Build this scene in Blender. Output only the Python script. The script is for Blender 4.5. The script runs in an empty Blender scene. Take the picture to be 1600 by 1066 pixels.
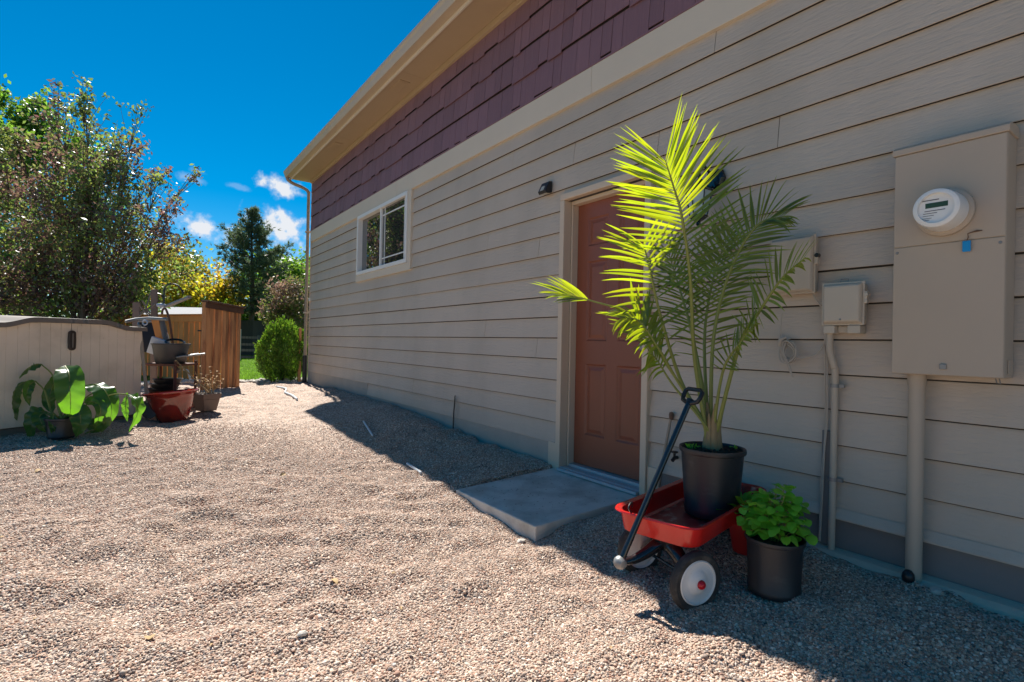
import bpy, bmesh, math, random
import numpy as np
from mathutils import Vector, Matrix

rng = np.random.default_rng(7)
random.seed(7)
S = bpy.context.scene
C = S.collection

# ------------------------------------------------------------------ camera
YAW, PITCH, ROLL, FPX = 35.7639, 0.2194, 1.1972, 820.0
CAM_Z = 1.10
_y, _p, _r = map(math.radians, (YAW, PITCH, ROLL))
FW = np.array([math.sin(_y)*math.cos(_p), math.cos(_y)*math.cos(_p), math.sin(_p)])
R0 = np.array([math.cos(_y), -math.sin(_y), 0.0])
U0 = np.cross(R0, FW)
RT = math.cos(_r)*R0 + math.sin(_r)*U0
UP = -math.sin(_r)*R0 + math.cos(_r)*U0
CAM = np.array([0, 0, CAM_Z])
cd = bpy.data.cameras.new('camera')
cam = bpy.data.objects.new('camera', cd); C.objects.link(cam)
cd.sensor_width = 36; cd.lens = FPX/1600*36; cd.clip_start = 0.05; cd.clip_end = 2000
cam.matrix_world = Matrix(((RT[0], UP[0], -FW[0], 0), (RT[1], UP[1], -FW[1], 0), (RT[2], UP[2], -FW[2], CAM_Z), (0, 0, 0, 1)))
S.camera = cam

# ------------------------------------------------------------------ light
SUN = Vector((0.105, 0.87, 1.0)).normalized()
SUN_EL = math.asin(SUN.z); SUN_AZ = math.atan2(SUN.x, SUN.y)
sl = bpy.data.lights.new('sun', 'SUN'); sl.energy = 5.0; sl.angle = math.radians(0.55); sl.color = (1.0, 0.955, 0.88)
so = bpy.data.objects.new('sun', sl); C.objects.link(so)
so.rotation_euler = (-SUN).to_track_quat('-Z', 'Y').to_euler(); so.location = (0, 0, 30)
S.view_settings.view_transform = 'Standard'; S.view_settings.look = 'None'
S.view_settings.exposure = 0.95; S.view_settings.gamma = 1.0
S.view_settings.use_curve_mapping = False

def ray(px, py):
    return FW + RT*(px-800)/FPX - UP*(py-533)/FPX
def at(px, py, d):                 # point at optical depth d
    return CAM + ray(px, py)*d
def atX(px, py, X):                # point on the plane x = X
    v = ray(px, py); return CAM + v*(X/v[0])
def atZ(px, py, z):
    v = ray(px, py); return CAM + v*((z-CAM_Z)/v[2])

W = bpy.data.worlds.new('World'); S.world = W; W.use_nodes = True
nt = W.node_tree; nt.nodes.clear()
def wn(t, **k):
    n = nt.nodes.new(t)
    for a, b in k.items(): setattr(n, a, b)
    return n
out = wn('ShaderNodeOutputWorld'); bg = wn('ShaderNodeBackground'); bg.inputs['Strength'].default_value = 0.056
sky = wn('ShaderNodeTexSky', sky_type='NISHITA', sun_disc=False, sun_elevation=SUN_EL, sun_rotation=SUN_AZ,
         altitude=1700, air_density=1.0, dust_density=0.25, ozone_density=3.0)
hs = wn('ShaderNodeHueSaturation'); hs.inputs['Hue'].default_value = 0.489; hs.inputs['Saturation'].default_value = 1.54; hs.inputs['Value'].default_value = 1.0
nt.links.new(sky.outputs[0], hs.inputs['Color'])
tc = wn('ShaderNodeTexCoord'); DIR = tc.outputs['Generated']
def mth(op, a, b=None):
    n = wn('ShaderNodeMath', operation=op)
    for i, v in enumerate((a, b)):
        if v is None: continue
        if isinstance(v, (int, float)): n.inputs[i].default_value = v
        else: nt.links.new(v, n.inputs[i])
    return n.outputs[0]
def vdot(v):
    n = wn('ShaderNodeVectorMath', operation='DOT_PRODUCT'); nt.links.new(DIR, n.inputs[0]); n.inputs[1].default_value = v
    return n.outputs['Value']
noi = wn('ShaderNodeTexNoise'); noi.inputs['Scale'].default_value = 26; noi.inputs['Detail'].default_value = 7; noi.inputs['Roughness'].default_value = 0.62
nt.links.new(DIR, noi.inputs['Vector'])
noi2 = wn('ShaderNodeTexNoise'); noi2.inputs['Scale'].default_value = 70; noi2.inputs['Detail'].default_value = 5
nt.links.new(DIR, noi2.inputs['Vector'])
nz = mth('SUBTRACT', mth('ADD', mth('MULTIPLY', noi.outputs['Fac'], 0.75), mth('MULTIPLY', noi2.outputs['Fac'], 0.25)), 0.5)
acc = None
for (px, py, sx, sy, tilt, dens) in ((441, 292, 34, 17, .25, 1), (311, 356, 30, 19, .35, 1), (440, 360, 52, 30, .3, 1), (362, 370, 16, 15, .2, .6),
                              (456, 411, 40, 12, .15, .9), (300, 279, 20, 7, .2, .5), (372, 292, 18, 5, .2, .4), (310, 268, 14, 5, .2, .4), (180, 210, 8, 4, 0, .0),
                              (640, 330, 60, 30, .2, 1), (250, 385, 24, 9, .2, .7), (60, 400, 40, 16, .2, .8), (-150, 330, 60, 28, .2, .9), (-420, 380, 90, 30, .2, .9)):
    c = ray(px, py); c = c/np.linalg.norm(c)
    rr = np.cross(c, [0, 0, 1]); rr /= np.linalg.norm(rr); uu = np.cross(rr, c)
    ra = rr*math.cos(tilt)-uu*math.sin(tilt); ua = rr*math.sin(tilt)+uu*math.cos(tilt)
    k = 1/FPX
    a = mth('MULTIPLY', vdot(tuple(ra/(sx*k))), 1.0); b = vdot(tuple(ua/(sy*k)))
    # squared ellipse distance, kept to the front side only
    d2 = mth('ADD', mth('MULTIPLY', a, a), mth('MULTIPLY', b, b))
    m = mth('SUBTRACT', 1.0, mth('SQRT', d2))
    m = mth('ADD', m, mth('MULTIPLY', nz, 3.4))
    front = mth('GREATER_THAN', vdot(tuple(c)), 0.5)
    m = mth('MULTIPLY', mth('MULTIPLY', mth('MAXIMUM', mth('MINIMUM', mth('MULTIPLY', m, 1.5), 1.0), 0.0), front), dens)
    acc = m if acc is None else mth('MAXIMUM', acc, m)
acc = mth('MULTIPLY', acc, acc)
mix = wn('ShaderNodeMix', data_type='RGBA'); nt.links.new(acc, mix.inputs['Factor'])
nt.links.new(hs.outputs[0], mix.inputs['A']); mix.inputs['B'].default_value = (7.6, 7.9, 8.4, 1)
nt.links.new(mix.outputs['Result'], bg.inputs['Color']); nt.links.new(bg.outputs[0], out.inputs['Surface'])

# ------------------------------------------------------------------ materials
def M(name, col, rough=.6, var=0., vs=8., stretch=(1, 1, 1), bump=0., bs=60., bstretch=None, metal=0., coat=0., island=0., spec=.5,
      col2=None, c2s=5., c2t=(.5, .6), c2stretch=(1, 1, 1), bdist=.01, objrand=0.):
    m = bpy.data.materials.new(name); m.use_nodes = True
    t = m.node_tree; b = t.nodes['Principled BSDF']
    L = t.links.new
    b.inputs['Roughness'].default_value = rough; b.inputs['Metallic'].default_value = metal
    b.inputs['Coat Weight'].default_value = coat; b.inputs['Specular IOR Level'].default_value = spec
    b.inputs['Base Color'].default_value = (*col, 1)
    geo = t.nodes.new('ShaderNodeNewGeometry')
    def vec(st):
        n = t.nodes.new('ShaderNodeVectorMath'); n.operation = 'MULTIPLY'; L(geo.outputs['Position'], n.inputs[0]); n.inputs[1].default_value = st
        return n.outputs[0]
    def noise(sc, st, det=5):
        n = t.nodes.new('ShaderNodeTexNoise'); n.inputs['Scale'].default_value = sc; n.inputs['Detail'].default_value = det
        n.inputs['Roughness'].default_value = .6; L(vec(st), n.inputs['Vector']); return n.outputs['Fac']
    cur = None
    if col2 is not None:
        mx = t.nodes.new('ShaderNodeMix'); mx.data_type = 'RGBA'
        mx.inputs['A'].default_value = (*col, 1); mx.inputs['B'].default_value = (*col2, 1)
        mr = t.nodes.new('ShaderNodeMapRange'); mr.inputs[1].default_value, mr.inputs[2].default_value = c2t
        L(noise(c2s, c2stretch), mr.inputs[0]); L(mr.outputs[0], mx.inputs['Factor']); cur = mx.outputs['Result']
    if var or island or objrand:
        h = t.nodes.new('ShaderNodeHueSaturation')
        if cur is None: h.inputs['Color'].default_value = (*col, 1)
        else: L(cur, h.inputs['Color'])
        val = None
        def add(fac, amt, mid=.5):
            nonlocal val
            k = t.nodes.new('ShaderNodeMath'); k.operation = 'MULTIPLY_ADD'; L(fac, k.inputs[0]); k.inputs[1].default_value = amt
            if val is None: k.inputs[2].default_value = 1-amt*mid
            else:
                s = t.nodes.new('ShaderNodeMath'); s.operation = 'ADD'; L(val, s.inputs[0]); s.inputs[1].default_value = -amt*mid; L(s.outputs[0], k.inputs[2])
            val = k.outputs[0]
        if var: add(noise(vs, stretch), var*2.4)
        if island: add(geo.outputs['Random Per Island'], island)
        if objrand:
            oi = t.nodes.new('ShaderNodeObjectInfo'); add(oi.outputs['Random'], objrand)
        L(val, h.inputs['Value']); cur = h.outputs[0]
    if cur is not None: L(cur, b.inputs['Base Color'])
    if bump:
        bn = t.nodes.new('ShaderNodeBump'); bn.inputs['Strength'].default_value = bump; bn.inputs['Distance'].default_value = bdist
        L(noise(bs, bstretch or stretch, 4), bn.inputs['Height']); L(bn.outputs[0], b.inputs['Normal'])
    return m

def leafmat(name, col, tcol, tw=.45, rough=.45, island=.5, hue=.0, spec=.35, cols=None):
    m = bpy.data.materials.new(name); m.use_nodes = True
    t = m.node_tree; b = t.nodes['Principled BSDF']; L = t.links.new
    b.inputs['Roughness'].default_value = rough; b.inputs['Specular IOR Level'].default_value = spec
    geo = t.nodes.new('ShaderNodeNewGeometry')
    tr = t.nodes.new('ShaderNodeBsdfTranslucent')
    def hsv(c, src=None):
        h = t.nodes.new('ShaderNodeHueSaturation')
        if src is None: h.inputs['Color'].default_value = (*c, 1)
        else: L(src, h.inputs['Color'])
        mr = t.nodes.new('ShaderNodeMapRange'); L(geo.outputs['Random Per Island'], mr.inputs[0])
        mr.inputs[3].default_value = 1-island; mr.inputs[4].default_value = 1+island
        L(mr.outputs[0], h.inputs['Value'])
        if hue:
            m2 = t.nodes.new('ShaderNodeMath'); m2.operation = 'FRACT'
            m3 = t.nodes.new('ShaderNodeMath'); m3.operation = 'MULTIPLY'; L(geo.outputs['Random Per Island'], m3.inputs[0]); m3.inputs[1].default_value = 37.3
            L(m3.outputs[0], m2.inputs[0])
            m4 = t.nodes.new('ShaderNodeMapRange'); L(m2.outputs[0], m4.inputs[0]); m4.inputs[3].default_value = .5-hue; m4.inputs[4].default_value = .5+hue
            L(m4.outputs[0], h.inputs['Hue'])
        return h.outputs[0]
    src = None
    if cols:   # clump-scale choice between two leaf colours
        n = t.nodes.new('ShaderNodeTexNoise'); n.inputs['Scale'].default_value = cols[1]; n.inputs['Detail'].default_value = 3; L(geo.outputs['Position'], n.inputs['Vector'])
        a = t.nodes.new('ShaderNodeMath'); a.operation = 'MULTIPLY_ADD'; L(geo.outputs['Random Per Island'], a.inputs[0]); a.inputs[1].default_value = .3; L(n.outputs['Fac'], a.inputs[2])
        mr = t.nodes.new('ShaderNodeMapRange'); L(a.outputs[0], mr.inputs[0]); mr.inputs[1].default_value = cols[2]; mr.inputs[2].default_value = cols[2]+.12
        mx = t.nodes.new('ShaderNodeMix'); mx.data_type = 'RGBA'; mx.inputs['A'].default_value = (*col, 1); mx.inputs['B'].default_value = (*cols[0], 1)
        L(mr.outputs[0], mx.inputs['Factor'])
        mt = t.nodes.new('ShaderNodeMix'); mt.data_type = 'RGBA'; mt.inputs['A'].default_value = (*tcol, 1); mt.inputs['B'].default_value = (*cols[3], 1)
        L(mr.outputs[0], mt.inputs['Factor'])
        L(hsv(None, mx.outputs['Result']), b.inputs['Base Color']); L(hsv(None, mt.outputs['Result']), tr.inputs['Color'])
    else:
        L(hsv(col), b.inputs['Base Color']); L(hsv(tcol), tr.inputs['Color'])
    mixs = t.nodes.new('ShaderNodeMixShader'); mixs.inputs[0].default_value = tw
    L(b.outputs[0], mixs.inputs[1]); L(tr.outputs[0], mixs.inputs[2])
    L(mixs.outputs[0], t.nodes['Material Output'].inputs['Surface'])
    return m

GRAIN = (60, 3.2, 60)
m_siding = M('siding_paint', (.545, .46, .375), .62, var=.07, vs=1.5, bump=.9, col2=(.495, .42, .34), c2s=1.1, c2t=(.45, .62), c2stretch=(1, 1.2, .5), bs=2.2, bstretch=(12, 5, 26), objrand=.06, bdist=.006)
m_trim = M('trim_paint', (.64, .56, .45), .6, var=.05, vs=2, bump=.15, bs=2.2, bstretch=(12, 5, 26), bdist=.006)
m_casing = M('casing_paint', (.64, .51, .38), .5, var=.05, vs=3)
m_soffit = M('soffit_paint', (.44, .33, .205), .6, var=.05, vs=2)
m_gutter = M('gutter_metal', (.50, .40, .28), .4, var=.04, vs=3)
m_shingle = M('maroon_shingle', (.225, .12, .145), .65, var=.13, vs=1.6, stretch=(1, 40, 1.5), bump=.6, bs=1.0, bstretch=(1, 70, 2), objrand=.2, bdist=.012)
m_found = M('foundation_concrete', (.40, .36, .31), .8, var=.12, vs=5, bump=.3, bs=40)
m_foundp = M('painted_foundation', (.19, .18, .175), .7, var=.08, vs=5, bump=.2, bs=30)
m_slab = M('slab_concrete', (.66, .62, .55), .8, var=.10, vs=6, bump=.25, bs=120, col2=(.44, .40, .34), c2s=4.0, c2t=(.47, .70), bdist=.004)
m_slabedge = M('curb_concrete', (.56, .47, .37), .85, var=.12, vs=10, bump=.5, bs=60)
m_door = M('door_paint', (.26, .078, .040), .42, var=.04, vs=3)
m_white = M('white_vinyl', (.78, .78, .76), .35, var=.02, vs=4)
m_black = M('black_metal', (.012, .012, .014), .38)
m_blackgloss = M('black_gloss_paint', (.012, .012, .014), .22, coat=.5)
m_blackplastic = M('black_plastic', (.022, .022, .025), .42, var=.2, vs=9, bump=.05, bs=30, col2=(.07, .065, .065), c2s=7, c2t=(.58, .8), c2stretch=(1, 1, 2.5))
m_tyre = M('rubber_tyre', (.03, .029, .028), .75, var=.2, vs=30, col2=(.11, .095, .08), c2s=16, c2t=(.52, .75))
m_wheelwhite = M('white_wheel_paint', (.74, .72, .69), .4, var=.07, vs=12, col2=(.48, .41, .33), c2s=18, c2t=(.60, .8))
m_red = M('red_wagon_paint', (.62, .02, .014), .24, coat=.4, var=.08, vs=6, col2=(.42, .03, .02), c2s=9, c2t=(.62, .72), bump=.03, bs=25)
m_redfloor = M('worn_red_wagon_floor', (.30, .02, .02), .4, col2=(.42, .29, .22), c2s=16, c2t=(.54, .68), c2stretch=(1, 1, 1), var=.15, vs=30)
m_redhub = M('red_hub_cap', (.55, .01, .02), .3)
m_steel = M('dull_steel', (.26, .26, .255), .45, metal=.5, var=.08, vs=10)
m_alum = M('aluminium_sill', (.50, .52, .54), .42, metal=.35, var=.05, vs=10)
m_soil = M('potting_soil', (.045, .030, .020), .95, var=.4, vs=120, bump=1, bs=90, bdist=.02)
m_boxgrey = M('grey_utility_plastic', (.49, .41, .32), .5, var=.03, vs=4)
m_boxlight = M('light_grey_utility_plastic', (.55, .475, .38), .5, var=.03, vs=4)
m_meterbox = M('meter_cabinet_paint', (.46, .375, .29), .5, var=.04, vs=3, bump=.04, bs=90)
m_cable = M('grey_cable', (.46, .40, .33), .55)
m_tag = M('blue_seal_tag', (.0, .27, .62), .4)
m_lcd = M('lcd_display', (.035, .07, .03), .25)
m_print = M('dark_print', (.12, .12, .14), .5)
m_meterface = M('meter_face', (.22, .225, .20), .5)
m_rust = M('rusty_tool_metal', (.13, .07, .045), .7, var=.25, vs=20)
m_wood = M('cedar_board', (.50, .245, .105), .75, var=.28, vs=1.5, stretch=(14, 14, 1.2), bump=.3, bs=3, bstretch=(30, 30, 1.5), objrand=.5,
           col2=(.25, .10, .045), c2s=1.2, c2t=(.5, .68), c2stretch=(9, 9, 1.0))
m_woodcap = M('weathered_cedar_cap', (.10, .05, .03), .8, var=.3, vs=4, bump=.3, bs=10)
m_woodlight = M('pale_cedar_board', (.64, .255, .07), .75, var=.2, vs=1.5, stretch=(14, 14, 1.2), objrand=.3)
m_woodgrey = M('weathered_grey_board', (.21, .18, .16), .8, var=.22, vs=1.6, stretch=(12, 12, 1.0), objrand=.3)
m_wooddark = M('dark_stained_board', (.075, .065, .06), .8, var=.2, vs=1.6, stretch=(12, 12, 1.0), objrand=.4)
m_handlewood = M('worn_wooden_handle', (.34, .27, .20), .6, var=.15, vs=6)
m_shed = M('beige_resin', (.72, .61, .49), .55, var=.07, col2=(.62, .52, .41), c2s=3, c2t=(.5, .7), vs=2.5, bump=.08, bs=70)
m_shedlid = M('grey_brown_resin', (.17, .14, .115), .55, var=.08, vs=4)
m_shedhandle = M('dark_brown_resin', (.028, .018, .014), .4)
m_brownwood = M('dark_brown_timber', (.10, .035, .022), .75, var=.25, vs=8)
m_glaze = M('red_brown_glaze', (.24, .022, .012), .12, coat=.6, var=.25, vs=4, col2=(.13, .012, .008), c2s=5, c2t=(.5, .7))
m_planter = M('mauve_brown_plastic', (.155, .105, .085), .55, var=.06, vs=8)
m_tubgrey = M('charcoal_tub_plastic', (.05, .048, .05), .5, var=.15, vs=8)
m_bluewhite = M('pale_blue_plastic', (.42, .47, .56), .4, var=.05, vs=5)
m_darkfabric = M('dark_mesh_fabric', (.018, .018, .022), .8, var=.2, vs=30)
m_redplastic = M('red_plastic_pot', (.33, .012, .014), .4, var=.08, vs=10)
m_dry = M('dry_stalk', (.42, .28, .13), .8, var=.2, vs=20)
m_pipe = M('pale_pvc_pipe', (.62, .66, .68), .4, var=.05, vs=10)
m_roof = M('grey_roof_shingle', (.38, .38, .39), .85, var=.15, vs=12)
m_brick = M('red_brown_brick', (.27, .11, .075), .85, var=.15, vs=10)
m_stucco = M('pale_house_paint', (.5, .47, .42), .8, var=.05, vs=2)
m_bark = M('bark', (.11, .08, .06), .9, var=.3, vs=6, stretch=(4, 4, 1), bump=.6, bs=10)
m_pinebark = M('pine_bark', (.13, .085, .055), .9, var=.3, vs=6, stretch=(4, 4, 1), bump=.6, bs=10)

m_palmstem = leafmat('palm_stem', (.24, .27, .07), (.2, .28, .04), .12, .4, island=.0)
m_sheath = M('palm_sheath', (.27, .20, .10), .7, var=.25, vs=12, stretch=(4, 4, 1))
m_palm = leafmat('palm_leaf', (.020, .072, .046), (.84, 1.0, .01), .33, .30, island=.25, hue=.012)
m_lily = leafmat('broad_leaf', (.035, .085, .032), (.22, .55, .02), .36, .28, island=.0, spec=.5)
m_basil = leafmat('basil_leaf', (.17, .46, .04), (.28, .62, .05), .35, .4, island=.3, hue=.01)
m_bush = leafmat('arborvitae_leaf', (.11, .20, .025), (.26, .46, .03), .3, .55, island=.45, hue=.02)
m_greenleaf = leafmat('green_tree_leaf', (.09, .17, .035), (.25, .46, .04), .42, .5, island=.5, hue=.02)
m_maple = leafmat('plum_tree_leaf', (.20, .13, .135), (.38, .21, .16), .36, .42, island=.5, hue=.03, spec=.4, cols=((.11, .15, .06), .9, .56, (.30, .40, .07)))
m_yellow = leafmat('yellow_tree_leaf', (.42, .32, .03), (.85, .62, .04), .5, .5, island=.35, hue=.03, cols=((.14, .2, .03), .7, .68, (.35, .45, .04)))
m_pink = leafmat('dusty_pink_leaf', (.36, .24, .19), (.5, .32, .22), .3, .5, island=.4, hue=.03, cols=((.11, .15, .04), 1.4, .62, (.25, .32, .06)))
m_pine = leafmat('pine_needle', (.12, .16, .10), (.16, .22, .09), .3, .5, island=.5)

def glassmat(name, tint=(.02, .025, .03)):
    m = bpy.data.materials.new(name); m.use_nodes = True
    t = m.node_tree; b = t.nodes['Principled BSDF']
    b.inputs['Base Color'].default_value = (*tint, 1); b.inputs['Roughness'].default_value = .015
    b.inputs['Specular IOR Level'].default_value = 1.0; b.inputs['IOR'].default_value = 1.75; b.inputs['Coat Weight'].default_value = .6
    b.inputs['Coat Roughness'].default_value = .01
    return m
m_glass = glassmat('window_glass')
m_lampglass = M('frosted_lamp_glass', (.45, .55, .58), .15, coat=.4)
m_lens = M('lamp_lens', (.55, .52, .42), .2)

# gravel: the ground sheet and the loose pebbles share one palette
PAL = [(0, (0.498, 0.360, 0.266)), (.13, (0.392, 0.265, 0.197)), (.24, (0.594, 0.455, 0.355)), (.38, (0.265, 0.200, 0.163)), (.48, (0.466, 0.310, 0.231)), (.58, (0.657, 0.530, 0.424)),
       (.68, (0.329, 0.270, 0.231)), (.77, (0.456, 0.265, 0.187)), (.84, (0.530, 0.410, 0.325)), (.91, (0.159, 0.125, 0.113)), (.95, (0.742, 0.640, 0.542))]
def palette(t, fac):
    r = t.nodes.new('ShaderNodeValToRGB'); r.color_ramp.interpolation = 'CONSTANT'
    e = r.color_ramp.elements
    while len(e) > 1: e.remove(e[-1])
    e[0].position = 0; e[0].color = (*PAL[0][1], 1)
    for p, c in PAL[1:]:
        q = e.new(p); q.color = (*c, 1)
    t.links.new(fac, r.inputs[0]); return r.outputs[0]
def ground_mat():
    m = bpy.data.materials.new('pea_gravel'); m.use_nodes = True
    t = m.node_tree; b = t.nodes['Principled BSDF']; L = t.links.new
    b.inputs['Roughness'].default_value = .8; b.inputs['Specular IOR Level'].default_value = .3
    geo = t.nodes.new('ShaderNodeNewGeometry')
    v = t.nodes.new('ShaderNodeTexVoronoi'); v.inputs['Scale'].default_value = 85; L(geo.outputs['Position'], v.inputs['Vector'])
    sp = t.nodes.new('ShaderNodeSeparateColor'); L(v.outputs['Color'], sp.inputs[0])
    n = t.nodes.new('ShaderNodeTexNoise'); n.inputs['Scale'].default_value = 3.0; n.inputs['Detail'].default_value = 6; L(geo.outputs['Position'], n.inputs['Vector'])
    mr = t.nodes.new('ShaderNodeMapRange'); L(n.outputs['Fac'], mr.inputs[0]); mr.inputs[1].default_value = .3; mr.inputs[2].default_value = .7; mr.inputs[3].default_value = .86; mr.inputs[4].default_value = 1.12
    h = t.nodes.new('ShaderNodeHueSaturation'); L(palette(t, sp.outputs[0]), h.inputs['Color']); L(mr.outputs[0], h.inputs['Value'])
    L(h.outputs[0], b.inputs['Base Color'])
    bn = t.nodes.new('ShaderNodeBump'); bn.inputs['Strength'].default_value = .9; bn.inputs['Distance'].default_value = .012; bn.invert = True
    L(v.outputs['Distance'], bn.inputs['Height']); L(bn.outputs[0], b.inputs['Normal'])
    return m
m_gravel = ground_mat()
def pebble_mat():
    m = bpy.data.materials.new('pebble'); m.use_nodes = True
    t = m.node_tree; b = t.nodes['Principled BSDF']; b.inputs['Roughness'].default_value = .75; b.inputs['Specular IOR Level'].default_value = .3
    a = t.nodes.new('ShaderNodeAttribute'); a.attribute_type = 'INSTANCER'; a.attribute_name = 'rnd'
    t.links.new(palette(t, a.outputs['Fac']), b.inputs['Base Color'])
    return m
m_pebble = pebble_mat()
m_rock = M('pale_river_rock', (.50, .45, .39), .8, island=.7, var=.1, vs=30)
m_lawn = M('lawn_grass', (.075, .15, .02), .95, spec=.05, var=.18, vs=1.2, bump=.8, bs=40, bdist=.05, col2=(.12, .19, .035), c2s=.55, c2t=(.4, .6), c2stretch=(1, 3, 1))
m_dirt = M('dry_ground', (.17, .14, .09), .9, var=.2, vs=.6)

# ------------------------------------------------------------------ builders
class MB:
    def __init__(s): s.v = []; s.f = []; s.mi = []
    def add(s, vs, fs):
        o = len(s.v); s.v += [tuple(map(float, p)) for p in vs]; s.f += [tuple(i+o for i in f) for f in fs]; return s
    def box(s, a, b, m=None):
        x0, y0, z0 = a; x1, y1, z1 = b
        vs = [(x0, y0, z0), (x1, y0, z0), (x1, y1, z0), (x0, y1, z0), (x0, y0, z1), (x1, y0, z1), (x1, y1, z1), (x0, y1, z1)]
        if m is not None: vs = [m @ Vector(p) for p in vs]
        return s.add(vs, [(0, 3, 2, 1), (4, 5, 6, 7), (0, 1, 5, 4), (1, 2, 6, 5), (2, 3, 7, 6), (3, 0, 4, 7)])
    def hexa(s, bottom, top):      # two quads, same winding
        return s.add(list(bottom)+list(top), [(0, 3, 2, 1), (4, 5, 6, 7), (0, 1, 5, 4), (1, 2, 6, 5), (2, 3, 7, 6), (3, 0, 4, 7)])
    def bar(s, p, q, w, t, up=(0, 0, 1)):   # rectangular bar from p to q
        p = Vector(p); q = Vector(q); d = (q-p).normalized(); u = Vector(up)
        a = d.cross(u)
        if a.length < 1e-3: a = d.cross(Vector((1, 0, 0)))
        a.normalize(); c = a.cross(d)
        B = [p+a*x*w/2+c*y*t/2 for x, y in ((-1, -1), (1, -1), (1, 1), (-1, 1))]
        T = [q+a*x*w/2+c*y*t/2 for x, y in ((-1, -1), (1, -1), (1, 1), (-1, 1))]
        return s.hexa(B, T)
    def tube(s, pts, r, n=8, cap=True):
        pts = [Vector(p) for p in pts]; k = len(pts)
        rs = r if isinstance(r, (list, tuple, np.ndarray)) else [r]*k
        o = len(s.v); prev = None
        for i, p in enumerate(pts):
            d = (pts[min(i+1, k-1)]-pts[max(i-1, 0)])
            d = d.normalized() if d.length > 1e-9 else Vector((0, 0, 1))
            if prev is None:
                a = d.cross(Vector((0, 0, 1)))
                if a.length < .1: a = d.cross(Vector((1, 0, 0)))
            else: a = prev-d*prev.dot(d)
            a.normalize(); prev = a; c = d.cross(a)
            for j in range(n):
                th = 2*math.pi*j/n; q = p+(a*math.cos(th)+c*math.sin(th))*rs[i]; s.v.append(tuple(q))
        for i in range(k-1):
            for j in range(n):
                s.f.append((o+i*n+j, o+i*n+(j+1) % n, o+(i+1)*n+(j+1) % n, o+(i+1)*n+j))
        if cap:
            s.f.append(tuple(o+j for j in range(n))[::-1]); s.f.append(tuple(o+(k-1)*n+j for j in range(n)))
        return s
    def lathe(s, prof, n=32, c=(0, 0, 0), m=None, close=False):  # prof = [(r, z)], axis z
        o = len(s.v); k = len(prof)
        for r, z in prof:
            for j in range(n):
                th = 2*math.pi*j/n; p = Vector((r*math.cos(th), r*math.sin(th), z))
                if m is not None: p = m @ p
                s.v.append((p[0]+c[0], p[1]+c[1], p[2]+c[2]))
        for i in range(k-1):
            for j in range(n):
                s.f.append((o+i*n+j, o+i*n+(j+1) % n, o+(i+1)*n+(j+1) % n, o+(i+1)*n+j))
        if prof[0] == prof[-1]: return s
        if prof[0][0] > 1e-6: s.f.append(tuple(o+j for j in range(n))[::-1])
        if prof[-1][0] > 1e-6: s.f.append(tuple(o+(k-1)*n+j for j in range(n)))
        return s
    def prism(s, poly, ext):        # poly: list of 3D points, ext: vector
        n = len(poly); e = Vector(ext); P = [Vector(p) for p in poly]; Q = [p+e for p in P]
        o = len(s.v); s.v += [tuple(p) for p in P+Q]
        s.f.append(tuple(o+i for i in range(n))[::-1]); s.f.append(tuple(o+n+i for i in range(n)))
        for i in range(n): s.f.append((o+i, o+(i+1) % n, o+n+(i+1) % n, o+n+i))
        return s
    def build(s, name, mat, parent=None, smooth=False, bevel=0, origin=None, fix=True, seg=2):
        me = bpy.data.meshes.new(name)
        og = Vector(origin) if origin is not None else (Vector(parent['_o']) if parent is not None and '_o' in parent else Vector((0, 0, 0)))
        vs = [(p[0]-og[0], p[1]-og[1], p[2]-og[2]) for p in s.v] if og.length > 0 else s.v
        me.from_pydata(vs, [], s.f)
        if fix:
            b = bmesh.new(); b.from_mesh(me); bmesh.ops.remove_doubles(b, verts=b.verts, dist=1e-6)
            bmesh.ops.recalc_face_normals(b, faces=b.faces); b.to_mesh(me); b.free()
        o = bpy.data.objects.new(name, me); C.objects.link(o); me.materials.append(mat)
        if parent is not None:
            o.parent = parent; o['_o'] = list(og)
        if smooth:
            for p in me.polygons: p.use_smooth = True
            try: me.set_sharp_from_angle(angle=math.radians(40))
            except Exception: pass
        if bevel:
            md = o.modifiers.new('bevel', 'BEVEL'); md.width = bevel; md.segments = seg; md.limit_method = 'ANGLE'; md.angle_limit = math.radians(35)
        return o

def tag(o, label=None, cat=None, group=None, kind=None):
    if label: o['label'] = label
    if cat: o['category'] = cat
    if group: o['group'] = group
    if kind: o['kind'] = kind
    return o
def thing(name, label, cat, loc, rotz=0, group=None, local=False):
    o = bpy.data.objects.new(name, None); C.objects.link(o); o.location = loc; o.rotation_euler = (0, 0, rotz); o.empty_display_size = .1
    o['_o'] = [0, 0, 0] if local else list(map(float, loc))
    return tag(o, label, cat, group)
def copymesh(src, name, parent, loc, rot=(0, 0, 0), scale=(1, 1, 1)):
    o = src.copy(); o.name = name; C.objects.link(o); o.parent = parent; o.location = loc; o.rotation_euler = rot; o.scale = scale
    return o
def catmull(P, n):
    P = [np.array(p, float) for p in P]; P = [2*P[0]-P[1]]+P+[2*P[-1]-P[-2]]; k = len(P)-3
    R = []
    for u in np.linspace(0, k-1e-6, n):
        i = int(u); t = u-i; a, b, c, d = P[i:i+4]
        R.append(.5*((2*b)+(-a+c)*t+(2*a-5*b+4*c-d)*t*t+(-a+3*b-3*c+d)*t**3))
    return R
def nrm(v): v = np.asarray(v, float); return v/max(np.linalg.norm(v), 1e-9)
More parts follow.
